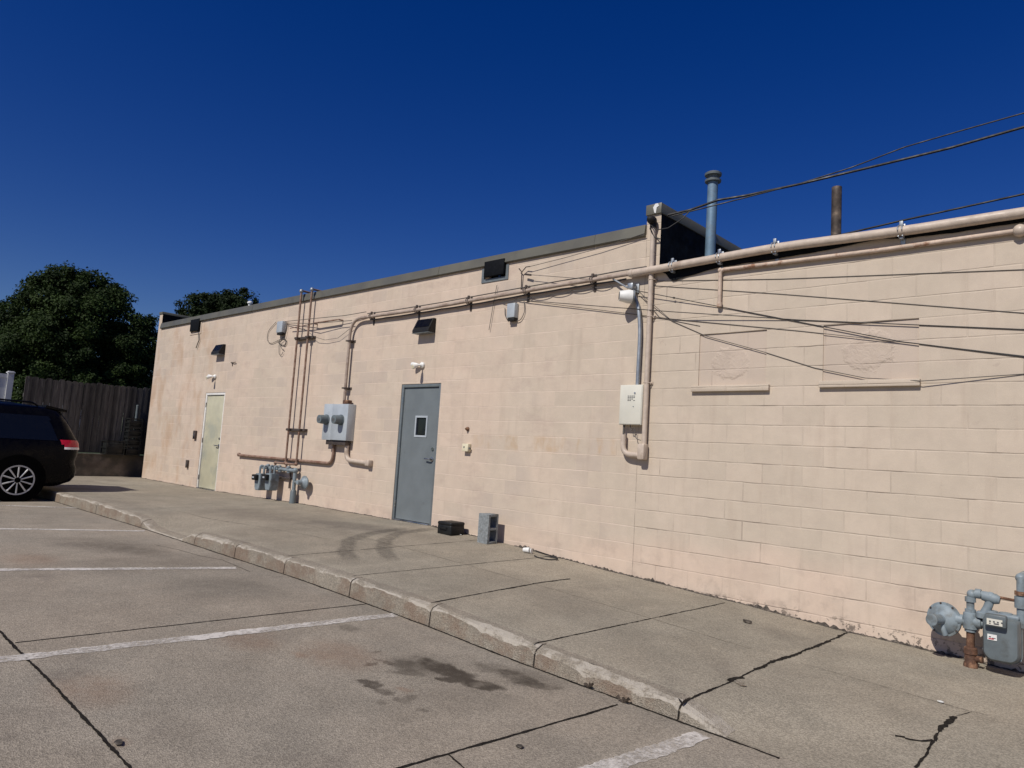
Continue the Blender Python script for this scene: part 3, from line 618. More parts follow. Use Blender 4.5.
t_ = MB().tube(fillet([(bx1-.10,-.055,bz0-.01),(bx1-.10,-.055,q.z+.02),(q.x-.05,-.055,q.z)], .22, 8), .04, 12).box((q.x-.06,-.10,q.z-.05),(q.x+.05,-.002,q.z+.05), .015)
o = t_.build('electric_conduit', M_PIPE, origin=q); tag(o, 'short fat tan conduit elbow bending right from under the grey meter box', 'conduit')

# utility panel with its conduits
pa, pb = wp(621,385,-.09), wp(641.5,424,-.09)
px0, px1, pz0, pz1 = pa.x, pb.x, .447+H, .925+H
up = thing('utility_panel', ((px0+px1)/2, 0, pz0), 'cream metal utility panel beside the tall tan conduit', 'utility panel')
cab = MB().box((px0,-.10,pz0),(px1,-.002,pz1), .004).build('cabinet', M_CREAM, up)
MB().box((px0+.008,-.106,pz0+.008),(px1-.008,-.101,pz1-.008), .002).build('door', M_CREAM, up)
pr = MB()
for r_ in range(4):
    for c_ in range(4):
        if random.random() < .85: x_ = px0+.115+c_*.027; z_ = pz1-.14-r_*.018; pr.box((x_,-.1075,z_),(x_+.021,-.1065,z_+.009))
pr.build('printed_label', M_PRINT, up)
MB().lathe((px0+.215,-.106,pz1-.1), (0,-1,0), [(0,.012),(.008,.011)], 10).build('latch', M_CHROME, up); MB().lathe((px0+.2,-.106,pz1-.26), (0,-1,0), [(0,.006),(.006,.006)], 8).build('screw', M_CHROME, up)
st = MB().tube([(px0+.05,-.06,pz0+.002),(px0+.05,-.06,pz0-.12)], .013, 8).build('cable_stub', M_CABLEG, up)
MB().tube(fillet([(px0+.14,-.06,pz0),(px0+.16,-.07,pz0-.08),(px0+.20,-.07,pz0-.02),(px0+.22,-.06,pz0-.16),(px1-.02,-.06,pz0-.18)], .05), .005, 6).build('loose_wire', M_CABLEG, up)
vx = wp(648.5,340,-.05).x; zb_ = .06+H
cv = thing('electric_conduit', (vx, -.05, zb_), 'tall tan vertical conduit rising past the utility panel to the raised parapet', 'conduit')
MB().tube([(vx,-.05,zb_),(vx,-.05,2.90+H)], .031, 14).build('pipe', M_PIPE, cv)
MB().sphere((vx,-.09,2.93+H), (.055,.08,.05)).tube([(vx,-.05,2.84+H),(vx,-.05,2.93+H)], .042, 12).build('weatherhead', M_BRONZE, cv)
le = MB().box((vx-.05,-.125,zb_-.02),(vx+.045,-.02,zb_+.17), .02); le.tube(fillet([(vx-.03,-.075,zb_+.03),(px0+.05,-.06,zb_+.04),(px0+.05,-.06,zb_+.27)], .17, 8), .034, 12); le.build('elbow', M_PIPE, cv)
for z_ in (.95, 1.75, 2.2): MB().box((vx-.06,-.016,z_+H-.015),(vx+.06,-.002,z_+H+.015)).tube([(vx-.05,-.018,z_+H),(vx-.035,-.06,z_+H),(vx,-.084,z_+H),(vx+.035,-.06,z_+H),(vx+.05,-.018,z_+H)], .006, 6).build('strap', M_PIPE, cv)
g_ = [wp(632,291,-.05), wp(638.5,305,-.05), wp(640.3,330,-.05), wp(637.4,386,-.05)]
gc = MB().tube(fillet([g_[0], g_[1], g_[2], Vector((g_[3].x,-.05,g_[3].z-.02))], .15, 6), .024, 12).build('electric_conduit', M_GALV, origin=g_[3]); tag(gc, 'grey bent conduit rising from the utility panel to the white camera', 'conduit')
# white camera on an arm
k = wp(627.5,296.5,-.15); sc_ = thing('security_camera', (k.x, 0, k.z), 'white security camera on an arm above the utility panel', 'camera')
ax = Vector((-.74,-.66,.03)).normalized(); back = k - ax*.02
MB().lathe(back-ax*.05, ax, [(0,.04),(.012,.082),(.06,.084),(.11,.074),(.17,.062),(.171,.05)], 20).build('camera_body', M_WHITE, sc_)
MB().lathe(back+ax*.119, ax, [(0,.051),(.006,.045),(.008,.01)], 18).build('lens', M_LENS, sc_)
MB().lathe(back-ax*.058, ax, [(0,.02),(.004,.088),(.012,.088)], 18).build('rear_ring', M_GALV, sc_)
bw = wp(634,288,-.05); MB().box((bw.x-.06,-.02,bw.z-.06),(bw.x+.05,-.002,bw.z+.06), .008).tube([(bw.x,-.01,bw.z),back-ax*.04], .024, 10).box((bw.x-.05,-.13,bw.z-.02),(bw.x+.03,-.03,bw.z+.05), .015).build('bracket', M_GALV, sc_)
a0, a1 = wp(613,279,-.06), wp(628,288,-.10); MB().tube([a0,a1], .011, 8).build('arm', M_GALV, sc_)

# wall packs and twin floodlights
def wall_pack():
    t = thing('wall_light', (0,0,0), '', 'wall light', 'wedge wall lights over the doors')
    W_2 = .20
    prof = [(0,.12),(-.05,.12),(-.145,-.075),(-.137,-.115),(0,-.115)]
    MB().prism([(-W_2,y,z) for y, z in prof], (2*W_2,0,0)).build('housing', M_BRONZE, t)
    n = Vector((0,-.195,.115)).normalized(); a, c = Vector((0,-.058,.104)), Vector((0,-.139,-.062)); up_ = Vector((0,-.86,.5))*.006
    MB().prism([Vector((-W_2+.03,a.y,a.z))+up_*.4, Vector((W_2-.03,a.y,a.z))+up_*.4, Vector((W_2-.03,c.y+.02,c.z+.035))+up_*.4, Vector((-W_2+.03,c.y+.02,c.z+.035))+up_*.4], up_).build('lens', M_LENS, t)
    MB().box((-W_2-.004,-.147,-.122),(W_2+.004,-.02,-.114), .003).build('lower_trim', M_FRAMEG, t)
    return t
def flood():
    t = thing('floodlight', (0,0,0), '', 'floodlight', 'twin floodlights above the doors')
    MB().lathe((0,0,0), (0,-1,0), [(0,.048),(.03,.048),(.045,.03),(.06,.02)], 16).build('base', M_WHITE, t)
    for d in ((-.97,-.22,.05), (.05,-.9,-.3)):
        d = Vector(d).normalized(); p = Vector((0,-.05,.0)); h = MB().tube([p, p+d*.06], .014, 8).lathe(p+d*.05, d, [(0,.018),(.02,.026),(.06,.033),(.10,.037),(.12,.036)], 16).build('lamp_head', M_WHITE, t)
        MB().lathe(p+d*.171, d, [(0,.033),(.004,.028)], 14).build('lens', M_YEL, h)
    return t
def copy_tree(o, parent=None):
    c = o.copy(); COL.objects.link(c); c.parent = parent
    for ch in list(o.children): copy_tree(ch, c)
    return c
bpy.context.view_layer.update()
wl = wall_pack(); wl2 = copy_tree(wl); fl_ = flood(); fl2 = copy_tree(fl_)
wl.location = (-8.66,-.002,1.96+H); wl['label'] = 'dark wedge wall light above the grey door'
wl2.location = (wp(219,351).x+.12,-.002,1.99+H); wl2['label'] = 'dark wedge wall light above the pale green door'
fl_.location = (wp(423,366).x,-.002,1.34+H); fl_['label'] = 'white twin floodlight just above the grey door'
fl2.location = (wp(215.5,378).x,-.002,1.38+H); fl2['label'] = 'small twin floodlight just above the pale green door'

# junction boxes
def jbox(pa, pb, d, lab, wires):
    a, c = wp(*pa, -d), wp(*pb, -d); x0_, x1_ = a.x, c.x; z1_, z0_ = a.z, c.z
    t = thing('junction_box', ((x0_+x1_)/2,0,z0_), lab, 'junction box', 'small grey junction boxes on the wall')
    MB().box((x0_,-d,z0_),(x1_,-.002,z1_), .012).build('cover', M_BOXG, t); MB().box((x0_+.015,-d+.01,z0_-.045),(x1_-.01,-.01,z0_-.001), .008).build('cable_entry', M_BRONZE, t)
    for i, wq in enumerate(wires): MB().tube(fillet([wp(x, y, -.02-.004*i) for x, y in wq], .12, 5), .0055, 6).build('loose_wire', M_CABLEG, t)
jbox((507,303.5),(514,317), .09, 'grey junction box under the tan conduit with one looped wire', [[(505,308),(505,316),(508,320)],[(514,321),(520,321),(525,312),(524,301)]])
jbox((277,321.5),(281.5,332), .1, 'grey junction box left of the brown gas pipes, trailing loops of loose wire', [[(276,322),(268,331),(267,341),(271,344),(283,338),(286,341),(285,345),(280,345),(279,340),(284,337),(288,322)],[(283,337),(287,341),(285,346),(280,344),(277,340),(282,349),(284,350)],[(279,345),(279,354),(281,356),(283,352)],[(288,322),(285,338),(280,342)]])

# outlet
a, c = wp(462.2,443.5,-.07), wp(467.5,451.5,-.07); 
t = thing('outlet_box', (a.x,0,c.z), 'small ivory outlet box on the wall right of the grey door', 'outlet')
MB().box((a.x,-.07,c.z),(c.x,-.002,a.z), .006).build('cover', M_YEL, t); MB().box((a.x+.035,-.074,c.z+.05),(a.x+.055,-.069,c.z+.075)).build('socket', M_PRINT, t); MB().box((c.x,-.05,c.z+.03),(c.x+.02,-.03,c.z+.06)).build('cable_entry', M_PRINT, t)
a = wp(468.2,429,0); o = MB().lathe((a.x,-.002,a.z), (0,-1,0), [(0,.03),(.02,.03),(.03,.018),(.05,.016)], 12).build('pipe_stub', M_RUST, origin=a); tag(o, 'small dark pipe stub on the wall just above the ivory outlet box', 'pipe')
a = wp(196,434.5,0); t = thing('switch_box', (a.x,0,a.z), 'small brown box on the wall left of the pale green door at handle height', 'switch box')
MB().box((a.x-.06,-.05,a.z-.11),(a.x+.06,-.002,a.z+.09), .008).build('cover', M_BRKT, t); MB().box((a.x-.03,-.056,a.z-.08),(a.x+.03,-.051,a.z+.02)).build('plate', M_CHROME, t)
a = wp(188.3,463.5,0); t = thing('switch_box', (a.x,0,a.z), 'narrow dark box low on the wall left of the pale green door', 'switch box')
MB().box((a.x-.045,-.05,a.z-.1),(a.x+.045,-.002,a.z+.08), .008).build('cover', M_BRKT, t); MB().box((a.x-.02,-.055,a.z-.05),(a.x+.02,-.051,a.z+.0)).build('plate', M_PRINT, t)
a = wp(323/3.2+130,365.5,0); 
o = MB().tube([wp(231,362.5,-.01),wp(233,362.5,-.03),wp(235.5,362.2,-.03)], .009, 8).tube([wp(232.3,363,-.012),wp(232.3,366,-.012)], .008, 8).build('hook', M_BRKT, origin=wp(232,362)); tag(o, 'small dark hook on the wall up right of the pale green door', 'hook')

# ------------------------------------------------------------------ left gas service
def elbow_pipe(pts, r, rad=.07): return fillet(pts, rad, 5)
gy = -.10
gx1, gx2 = wp(286.3,455,gy).x, wp(297,455,gy).x
zt = [wp(304.5,290,gy).z, wp(314.5,288.5,gy).z]
zh = wp(280,463,gy).z                                   # where the pipes jog to the left
hz_ = wp(280,469,gy).z                                    # header height
for gx, ztop, jog, lab in ((gx1, zt[0], wp(275.5,463,gy).x, 'brown gas pipe climbing the wall and over the roof edge, left of the pair'), (gx2, zt[1], wp(286.5,464,gy).x, 'brown gas pipe climbing the wall and over the roof edge, right of the pair')):
    t = thing('gas_pipe', (gx, gy, zh), lab, 'gas pipe', 'brown gas pipes up the wall')
    MB().tube(fillet([(gx,.9,ztop-.02),(gx,gy,ztop),(gx,gy,zh),(jog,gy,zh),(jog,gy,hz_+.03)], .055, 5), .020, 10).build('pipe', M_GPIPE, t)
    MB().sphere((gx,gy,ztop-.01), .042).build('elbow', M_GALV, t); MB().sphere((gx,gy,zh+.01), .036).build('elbow', M_GPIPE, t); MB().sphere((jog,gy,zh-.005), .034).build('elbow', M_GPIPE, t)
for py, y2, lab in ((338,337.5,'upper dark strut holding the two brown gas pipes to the wall'), (429.5,430,'lower dark strut holding the two brown gas pipes to the wall')):
    z_ = wp(300, py, gy).z if py < 400 else wp(290, py, gy).z
    o = MB().box((gx1-.13,gy+.028,z_-.025),(gx2+.13,-.002,z_+.025), .004).box((gx1-.05,gy-.034,z_-.02),(gx1+.05,gy+.03,z_+.02), .004).box((gx2-.05,gy-.034,z_-.02),(gx2+.05,gy+.03,z_+.02), .004).build('pipe_strut', M_BRKT, origin=((gx1+gx2)/2,0,z_)); tag(o, lab, 'strut', 'struts behind the brown gas pipes')
a, c = wp(313,322,-.1), wp(338.5,319.5,-.1); zz = c.z-.0
o = MB().tube(fillet([(a.x,-.004,zz),(a.x,-.10,zz),(c.x,-.10,zz),(c.x,-.004,zz)], .03), .014, 8).tube([(a.x,-.1,zz-.01),(a.x-.9,-.06,zz-.02)], .008, 6).build('wire_rack', M_GPIPE, origin=(a.x,0,zz)); tag(o, 'thin tan standoff bar on the wall right of the brown gas pipes', 'bracket')
gm = thing('gas_meter_set', (wp(285,500,gy).x, gy, walk_z(-12.2,0)), 'grey gas service with two small meters under the brown gas pipes', 'gas meter')
xr = wp(294.5,480,gy).x; xh0 = wp(262,465,gy).x
MB().tube([(xh0,gy,hz_),(xr,gy,hz_)], .034, 12).build('header', M_METER, gm)
for px in (268.5, 280, 289): x_ = wp(px,468,gy).x; MB().sphere((x_,gy,hz_), .05, 10).lathe((x_,gy,hz_), (0,-.3,1), [(-.05,.045),(.06,.04),(.075,.02)], 10).build('valve', M_METER, gm)
zr_ = walk_z(xr, gy)
MB().tube([(xr,gy,zr_-.05),(xr,gy,hz_-.03)], .036, 12).sphere((xr,gy,hz_), .055).build('riser', M_METER, gm)
MB().lathe((xr,gy,zr_-.02), (0,0,1), [(0,.062),(.24,.058),(.27,.04)], 14).build('riser_base', M_CASE, gm)
def meter(cx_, cyy, top, s=1.0, mats=(M_METER, M_METER)):
    o = MB(); w_, h_, d_ = .115*s, .34*s, .09*s
    prof = [(-w_,0),(w_,0),(w_*1.02,-.12*s),(w_*.92,-h_*.82),(w_*.7,-h_),(-w_*.7,-h_),(-w_*.92,-h_*.82),(-w_*1.02,-.12*s)]
    o.prism([(cx_+x, cyy-d_, top+z) for x, z in prof], (0,2*d_,0)); bmesh.ops.bevel(o.b, geom=o.b.edges[:], offset=.012*s, segments=2, affect='EDGES'); return o
for px, py in ((261.5,473.5), (272,473.5)):
    q = wp(px, py, -.2); m_ = meter(q.x+.02, -.2, q.z-.0, .95).build('meter_case', M_METER, gm)
    MB().box((q.x-.085,-.36,q.z-.13),(q.x+.065,-.285,q.z-.02), .015).build('index_box', M_BRONZE, m_)
    MB().box((q.x-.05,-.364,q.z-.09),(q.x+.02,-.3605,q.z-.06)).build('index_glass', M_BOXG, m_)
    for dx_ in (-.07, .09): MB().tube(fillet([(q.x+dx_,-.2,q.z-.02),(q.x+dx_,-.2,q.z+.17),(q.x+dx_+.03,gy,hz_+.0)], .08, 5), .021, 8).build('meter_swivel', M_METER, gm)
q = wp(302.5,482.5,-.16)
rg = MB().lathe((q.x,-.07,q.z), (0,-1,.0), [(0,.05),(.02,.10),(.045,.125),(.06,.125),(.08,.10),(.12,.05),(.2,.042),(.205,.02)], 20).build('regulator', M_METER, gm)
MB().tube([(xr,gy,q.z-.02),(q.x,-.11,q.z-.02)], .03, 10).build('regulator_neck', M_METER, gm)
MB().tube([(gx1+.09,-.03,hz_-.35),(gx1+.09,-.03,hz_+.0)], .016, 8).build('vent_tube', M_BRKT, gm)
MB().box((wp(277,474,-.03).x,-.05,hz_-.19),(wp(291,474,-.03).x,-.004,hz_-.15), .004).build('support_bar', M_BRKT, gm)

# ------------------------------------------------------------------ right gas service
gy = -.24
xr = wp(970.5,640,gy).x; zg = walk_z(xr, gy)
gm = thing('gas_meter_set', (xr, gy, zg), 'blue grey gas meter with a round regulator at the foot of the right wall', 'gas meter')
zv = wp(971,621,gy).z; ze = wp(971,592.5,gy).z
MB().tube([(xr,gy,zg-.05),(xr,gy,zv-.05)], .03, 14).lathe((xr,gy,zg-.02), (0,0,1), [(0,.055),(.05,.05),(.06,.042),(.12,.042),(.125,.05),(.17,.048),(.18,.03)], 14).tube([(xr+.03,gy,zg+.07),(xr+.085,gy-.01,zg+.075)], .026, 10).build('riser', M_RUST, gm)
MB().lathe((xr,gy,zv-.085), (0,0,1), [(0,.042),(.02,.044),(.025,.054),(.11,.056),(.15,.050),(.155,.040),(.18,.040)], 16).lathe((xr+.02,gy,zv), (1,-.1,0), [(0,.05),(.06,.05),(.065,.035),(.085,.03)], 14).build('service_valve', M_METER, gm)
xt = wp(990.5,594,gy).x
MB().tube(fillet([(xr,gy,zv+.06),(xr,gy,ze),(xt,gy,ze-.005)], .05, 6), .029, 14).sphere((xr+.012,gy,ze-.012), .038, 14).lathe((xr+.035,gy,ze-.001), (1,0,0), [(0,.04),(.04,.04)], 14).lathe((xr,gy,ze-.075), (0,0,1), [(0,.04),(.04,.04)], 14).build('inlet_pipe', M_METER, gm)
tz = wp(990,597,gy).z
MB().sphere((xt,gy,tz), .042, 14).lathe((xt-.055,gy,ze-.01), (1,0,-.15), [(0,.038),(.03,.042),(.09,.042),(.12,.03)], 14).tube(fillet([(xt,gy,tz),(xt-.012,gy,tz-.07),(xt-.05,gy-.02,tz-.15)], .05), [.034]+[.032]*8, 14).lathe((xt-.05,gy-.02,tz-.17), (0,0,1), [(0,.05),(.04,.05),(.05,.035)], 12).build('tee', M_METER, gm)
x2 = wp(1021,590,gy).x; z2 = wp(1021,577,gy).z
MB().tube([(xt+.03,gy,tz+.01),(x2,gy,tz+.0)], .011, 8).build('bypass_bar', M_RUST, gm)
MB().tube([(x2,gy,z2),(x2,gy,tz-.2)], .031, 14).sphere((x2,gy+.01,z2-.01), .04, 14).tube([(x2,gy,z2),(x2,gy+.22,z2)], .031, 12).lathe((x2,gy,tz-.05), (0,0,1), [(0,.045),(.09,.045)], 12).build('outlet_pipe', M_METER, gm)
MB().lathe((x2,gy,tz+.05), (0,0,1), [(0,.044),(.03,.044)], 12).build('pipe_union', M_RUST, gm)
# meter body: two domed halves with bolted rim
ma, mc = wp(981.5,613,gy-.09), wp(1021.5,668,gy-.09); mw = (mc.x-ma.x); mh = ma.z-mc.z; ct = Vector(((ma.x+mc.x)/2, gy, (ma.z+mc.z)/2))
def rrect(w2, h2, r, n=6, chop=.25):
    out = []
    for (sx, sz, a0) in ((1,1,0),(-1,1,90),(-1,-1,180),(1,-1,270)):
        rr = r if sz > 0 else r*2.1
        for i in range(n+1): a = R(a0+90*i/n); out.append((sx*(w2-rr)+rr*math.cos(a), sz*(h2-rr)+rr*math.sin(a)))
    return out
b_ = bmesh.new(); rings = []
for y_, s_ in ((-.13,.72),(-.125,.84),(-.10,.93),(-.02,.95),(-.018,1.0),(.018,1.0),(.02,.95),(.10,.93),(.13,.78)):
    rings.append([b_.verts.new((ct.x+x*s_, ct.y+y_, ct.z+z*s_)) for x, z in rrect(mw/2, mh/2, .035)])
for A, C_ in zip(rings, rings[1:]):
    n = len(A)
    for i in range(n): b_.faces.new((A[i], A[(i+1) % n], C_[(i+1) % n], C_[i]))
b_.faces.new(rings[0]); b_.faces.new(rings[-1][::-1])
mm = MB(); mm.b.free(); mm.b = b_; case = mm.build('meter_case', M_CASE, gm)
for x, z in rrect(mw/2*.975, mh/2*.975, .035, 3)[::2]:
    MB().lathe((ct.x+x, ct.y-.02, ct.z+z), (0,-1,0), [(0,.010),(.012,.009)], 6).build('bolt', M_METER, case)
ia, ic = wp(986,617.5,gy-.19), wp(1003,627,gy-.19); 
ix = MB().box((ia.x-.012,gy-.185,ic.z-.012),(ic.x+.02,gy-.11,ia.z+.03), .012).build('index_box', M_CASE, gm)
MB().box((ia.x+.004,gy-.1885,ic.z+.0),(ic.x-.004,gy-.1865,ia.z-.002)).build('index_plate', M_CREAM, ix)
dg = MB()
for i in range(4): x_ = ia.x+.02+i*.026; dg.tube([(x_,gy-.1895,ia.z-.022),(x_+.012,gy-.1895,ia.z-.022)], .005, 6)
dg.box((ia.x+.05,gy-.1905,ic.z+.008),(ia.x+.085,gy-.1892,ic.z+.018)).box((ia.x+.02,gy-.1905,ic.z+.008),(ia.x+.03,gy-.1892,ic.z+.016)); dg.build('index_digits', M_PRINT, ix)
la, lc = wp(987.5,633.5,gy-.13), wp(997,641,gy-.13)
st_ = MB().box((la.x,gy-.136,lc.z),(lc.x,gy-.131,la.z)).build('sticker', M_WHITE, case); lw = (lc.x-la.x)
MB().box((la.x+.01,gy-.1375,lc.z+.02),(la.x+lw*.38,gy-.1362,la.z-.016)).box((la.x+lw*.5,gy-.1375,lc.z+.02),(lc.x-.008,gy-.1362,la.z-.03)).build('sticker_text', M_PRINT, st_)
MB().box((la.x+.008,gy-.1375,lc.z+.006),(lc.x-.02,gy-.1362,lc.z+.014)).build('sticker_stripe', M_RED, st_)
MB().lathe((ct.x+.02,ct.y,ct.z+mh/2-.01), (0,0,1), [(0,.05),(.03,.045)], 12).lathe((ct.x-mw*.3,ct.y,ct.z+mh/2-.01), (0,0,1), [(0,.05),(.03,.045)], 12).box((ct.x-mw*.42,ct.y-.06,ct.z+mh/2-.02),(ct.x+mw*.44,ct.y+.06,ct.z+mh/2+.012), .012).build('top_cover', M_METER, gm)
q = wp(944.5,619,gy+.02); ax = Vector((-.30,-1,0.03)).normalized()
rgo = MB().lathe(q, ax, [(-.05,.05),(-.03,.105),(-.004,.118),(-.003,.138),(.016,.138),(.017,.120),(.030,.112),(.046,.078),(.060,.056),(.064,.043),(.175,.040),(.176,.048),(.196,.048),(.2,.042),(.201,.02)], 32).build('regulator', M_METER, gm)
x_ = ax.orthogonal().normalized(); y_ = ax.cross(x_)
for i in range(8): a = i*math.pi/4+.2; MB().lathe(q+ax*.014+x_*(math.cos(a)*.129)+y_*(math.sin(a)*.129), ax, [(0,.009),(.01,.008)], 6).build('bolt', M_BRKT, rgo)
MB().tube(fillet([q+ax*.05, q+ax*.07+Vector((.02,0,-.06)), q+Vector((.02,-.06,-.12))], .03), .022, 10).build('vent_spout', M_METER, gm)
MB().tube([q+Vector((.02,-.02,-.005)),(xr,gy,zv-.005)], .034, 12).lathe((xr-.1,gy,zv-.004), (1,0,0), [(0,.045),(.05,.045)], 12).build('regulator_neck', M_METER, gm)

# gas pipe along the top right
y_ = -.035
q0, q1, q2, q3 = wp(718.5,306,y_), wp(720.5,270,y_), wp(880,250.2,y_), wp(1020,230.5,y_)
gp_ = thing('gas_pipe', (q0.x, y_, q0.z), 'rust streaked tan pipe under the thick conduit, turning down at its left end', 'gas pipe')
MB().tube(fillet([(q1.x,y_,q0.z),(q1.x,y_,q1.z),(q2.x,y_,q2.z),(q3.x,y_,q3.z),(2.5,y_,q3.z)], .05), .022, 12).build('pipe', M_PIPER, gp_)
MB().sphere((q1.x,y_,q1.z-.004), .03, 12).build('elbow', M_PIPER, gp_); MB().lathe((q1.x,y_,q0.z-.01), (0,0,1), [(0,.03),(.05,.03)], 10).build('end_cap', M_PIPER, gp_); MB().sphere((q3.x,y_,q3.z), .055, 12).tube([(q3.x,y_,q3.z),(q3.x,0,q3.z)], .03, 10).build('tee', M_PIPE, gp_)

# ------------------------------------------------------------------ cables
def cable(pts, r, lab, m=M_CABLE, group=None, sag=0, name='cable', knob=None):
    P_ = []
    pts = [Vector(p) for p in pts]
    for a, c in zip(pts, pts[1:]):
        n = 10
        for i in range(n): t = i/n; q = a.lerp(c, t); q.z -= sag*4*t*(1-t); P_.append(q)
    P_.append(pts[-1])
    t = MB().tube(P_, r, 7)
    if knob is not None: t.tube([pts[0].lerp(pts[1], knob-.008), pts[0].lerp(pts[1], knob+.008)], r*2.2, 8)
    return tag(t.build(name, m, origin=pts[0]), lab, 'cable', group)
gw_ = 'cables strung across the right part of the wall'
def cw(pts, ys): return [wp(x, y, yy) for (x, y), yy in zip(pts, ys)]
def lead(p): a, b_ = p[-2], p[-1]; e_ = b_+(b_-a)*((-.4-b_.x)/(b_.x-a.x)); return p+[e_, Vector((5.95, e_.y, e_.z+(e_.z-b_.z)*.4))]
cable(lead(cw([(655,281),(780,279),(1024,269.5)], (-.005,-.005,-.005))), .0036, 'uppermost dark cable across the right wall, nearly level', M_CABLEG, gw_)
cable(lead(cw([(652,285.5),(780,294),(1024,313)], (-.0045,-.0045,-.0045))), .0036, 'thin grey cable across the right wall, second from the top', M_CABLEG, gw_)
cable(lead(cw([(636,290.5),(732,309),(900,341.5),(1024,357)], (-.06,-.009,-.0065,-.0065))), .0048, 'dark cable falling steadily rightward across the wall from the white camera', M_CABLE, gw_, knob=.42)
cable(lead(cw([(525,300.5),(672,311.8),(800,320),(1024,329.5)], (-.03,-.085,-.0065,-.0065))), .0048, 'long dark cable from the junction box crossing behind the grey bent conduit', M_CABLE, gw_)
cable(lead(cw([(527,301),(672,319),(800,331),(928,345),(1024,356)], (-.03,-.008,-.0045,-.0045,-.0045))), .0036, 'thin cable just under the long dark one from the junction box', M_CABLEG, gw_)
cable(lead(cw([(637,290),(672,321),(706,336),(764,352),(815,368),(865,378),(922,381),(1024,374)], (-.06,-.008,-.005,-.005,-.005,-.006,-.05,-.006))), .0040, 'thin sagging cable dipping to the sill of the right blocked window', M_CABLEG, gw_)
cable(cw([(640,292),(660,318),(700,326)], (-.06,-.005,-.005)), .0032, 'short thin wire dropping right from the white camera', M_CABLEG, gw_)
# service drops to a pole off to the right
sp0 = wp(668,214,-.05)
def drop(pa, pts, ys): return [wp(*pa[0], pa[1])]+[wp(x, y, yy) for (x, y), yy in zip(pts, ys)]
def beyond(P_): a, b_ = P_[-2], P_[-1]; return P_+[b_+(b_-a)*14]
cable(beyond(drop(((668,215),-.05), [(690,210),(718,200),(746,195.5),(800,184),(880,165),(950,148),(1024,127)], (-.0,.2,.3,.45,.6,.75,.9))), .014, 'thick black overhead cable tied to the top of the raised parapet', M_CABLE, 'overhead cables against the sky', name='overhead_cable')
cable(beyond(drop(((672,216),-.05), [(700,209),(740,199),(800,183.5),(850,168),(905,147),(960,131),(1024,113)], (.03,.22,.47,.6,.68,.78,.9))), .0075, 'thin upper overhead cable above the thick black one', M_CABLE, 'overhead cables against the sky', name='overhead_cable')
cable(beyond(drop(((770,246),.5), [(840,235),(900,221),(960,208),(1024,194)], (.5,.5,.5,.5))), .01, 'dark overhead cable just above the thick tan conduit behind the roof edge', M_CABLE, 'overhead cables against the sky', name='overhead_cable')
cable([wp(648,222,-.1),wp(656,230,-.12),wp(668,228,-.1),wp(682,219,-.06),wp(690,211,-.0)], .006, 'black drip loop from the tall conduit head to the overhead cable', M_CABLE)
cable([wp(650,228,-.1),wp(654,237,-.06),wp(660,239,-.04)], .009, 'short black cable curving from the tall conduit head to the parapet', M_CABLE)
# thin wires tied along the conduit, plus an added shade strand
def along(dz, y, xs, wob=.012):
    out = []
    for px in xs: q = on_run(px); out.append(Vector((q.x, y, q.z+dz+wob*mnoise.noise(Vector((q.x*1.7, dz*9, 0))))))
    return out
cable(along(.062, -.055, (366,385,410,440,470,500,530,560,592,620,645)), .008, 'dark cable strapped on top of the thick tan conduit', M_CABLEG)
cable(along(-.047, -.05, (369,385,416,440,468,497,525,560,592,625)), .011, 'dark strand added as the shade band under the thick tan conduit', M_CABLE, sag=.006)  # added dark strand, makes the shadow band beneath the conduit
cable(along(-.085, -.03, (500,515,530,550,570,592,610)), .005, 'thin loose wire sagging just below the added shade strand and thick conduit', M_CABLEG, sag=.03)
q = on_run(372)
cable([wp(285,321.5,-.05), wp(314,318.5,-.16), wp(345,315.5,-.12), on_run(366)+Vector((0,-.01,.09))], .006, 'upper thin wire from the left junction box past the brown gas pipes', M_CABLEG, 'thin wires from the left junction box')
cable([wp(286,323,-.05), wp(314,323.5,-.16), wp(338,321.5,-.1), wp(352,320.5,-.09)], .006, 'lower thin wire from the left junction box past the brown gas pipes', M_CABLEG, 'thin wires from the left junction box')
cable([wp(303,328,-.1), wp(315,337,-.1), wp(325,340,-.06), wp(338,338,-.05), wp(352,327,-.05)], .004, 'thin slack wire drooping between the brown gas pipes and the conduit bend', M_CABLEG)
cable([wp(645.5,233,-.05), wp(600,248,-.05), wp(562,258.5,-.05), wp(530,266.5,-.06)], .004, 'thin dark wire rising from the wall hook to the coping end', M_CABLEG)
cable([wp(527,274.5,-.07), wp(560,277,-.08), wp(592,279.5,-.1)], .004, 'short thin wire from the wall hook to the thick conduit', M_CABLEG)
q = wp(521,290,0)
o = MB().tube([wp(521.3,290,-.02), wp(521.8,272,-.04), wp(519,268.5,-.05)], .008, 7).tube([wp(521.8,272,-.04), wp(526,267,-.05), wp(530,266.5,-.06)], .007, 7).tube([wp(525,274.3,-.06), wp(531,275,-.07)], .014, 7).tube([wp(521.3,289,-.005), wp(521.3,289,-.03)], .012, 7).build('wire_hook', M_BRKT, origin=q); tag(o, 'forked dark wire hook above the tan conduit and junction box', 'hook')
for P_, lab in (([(497,285),(494,300),(489,330)], 'thin dark wire dangling below the tan conduit left of the junction box'), ([(198.5,333),(199,340),(196,348)], 'short stiff wire dangling from the small square vent at the far left')):
    cable([wp(x, y, -.03) for x, y in P_], .0045 if P_[0][0] > 300 else .011, lab, M_CABLEG)

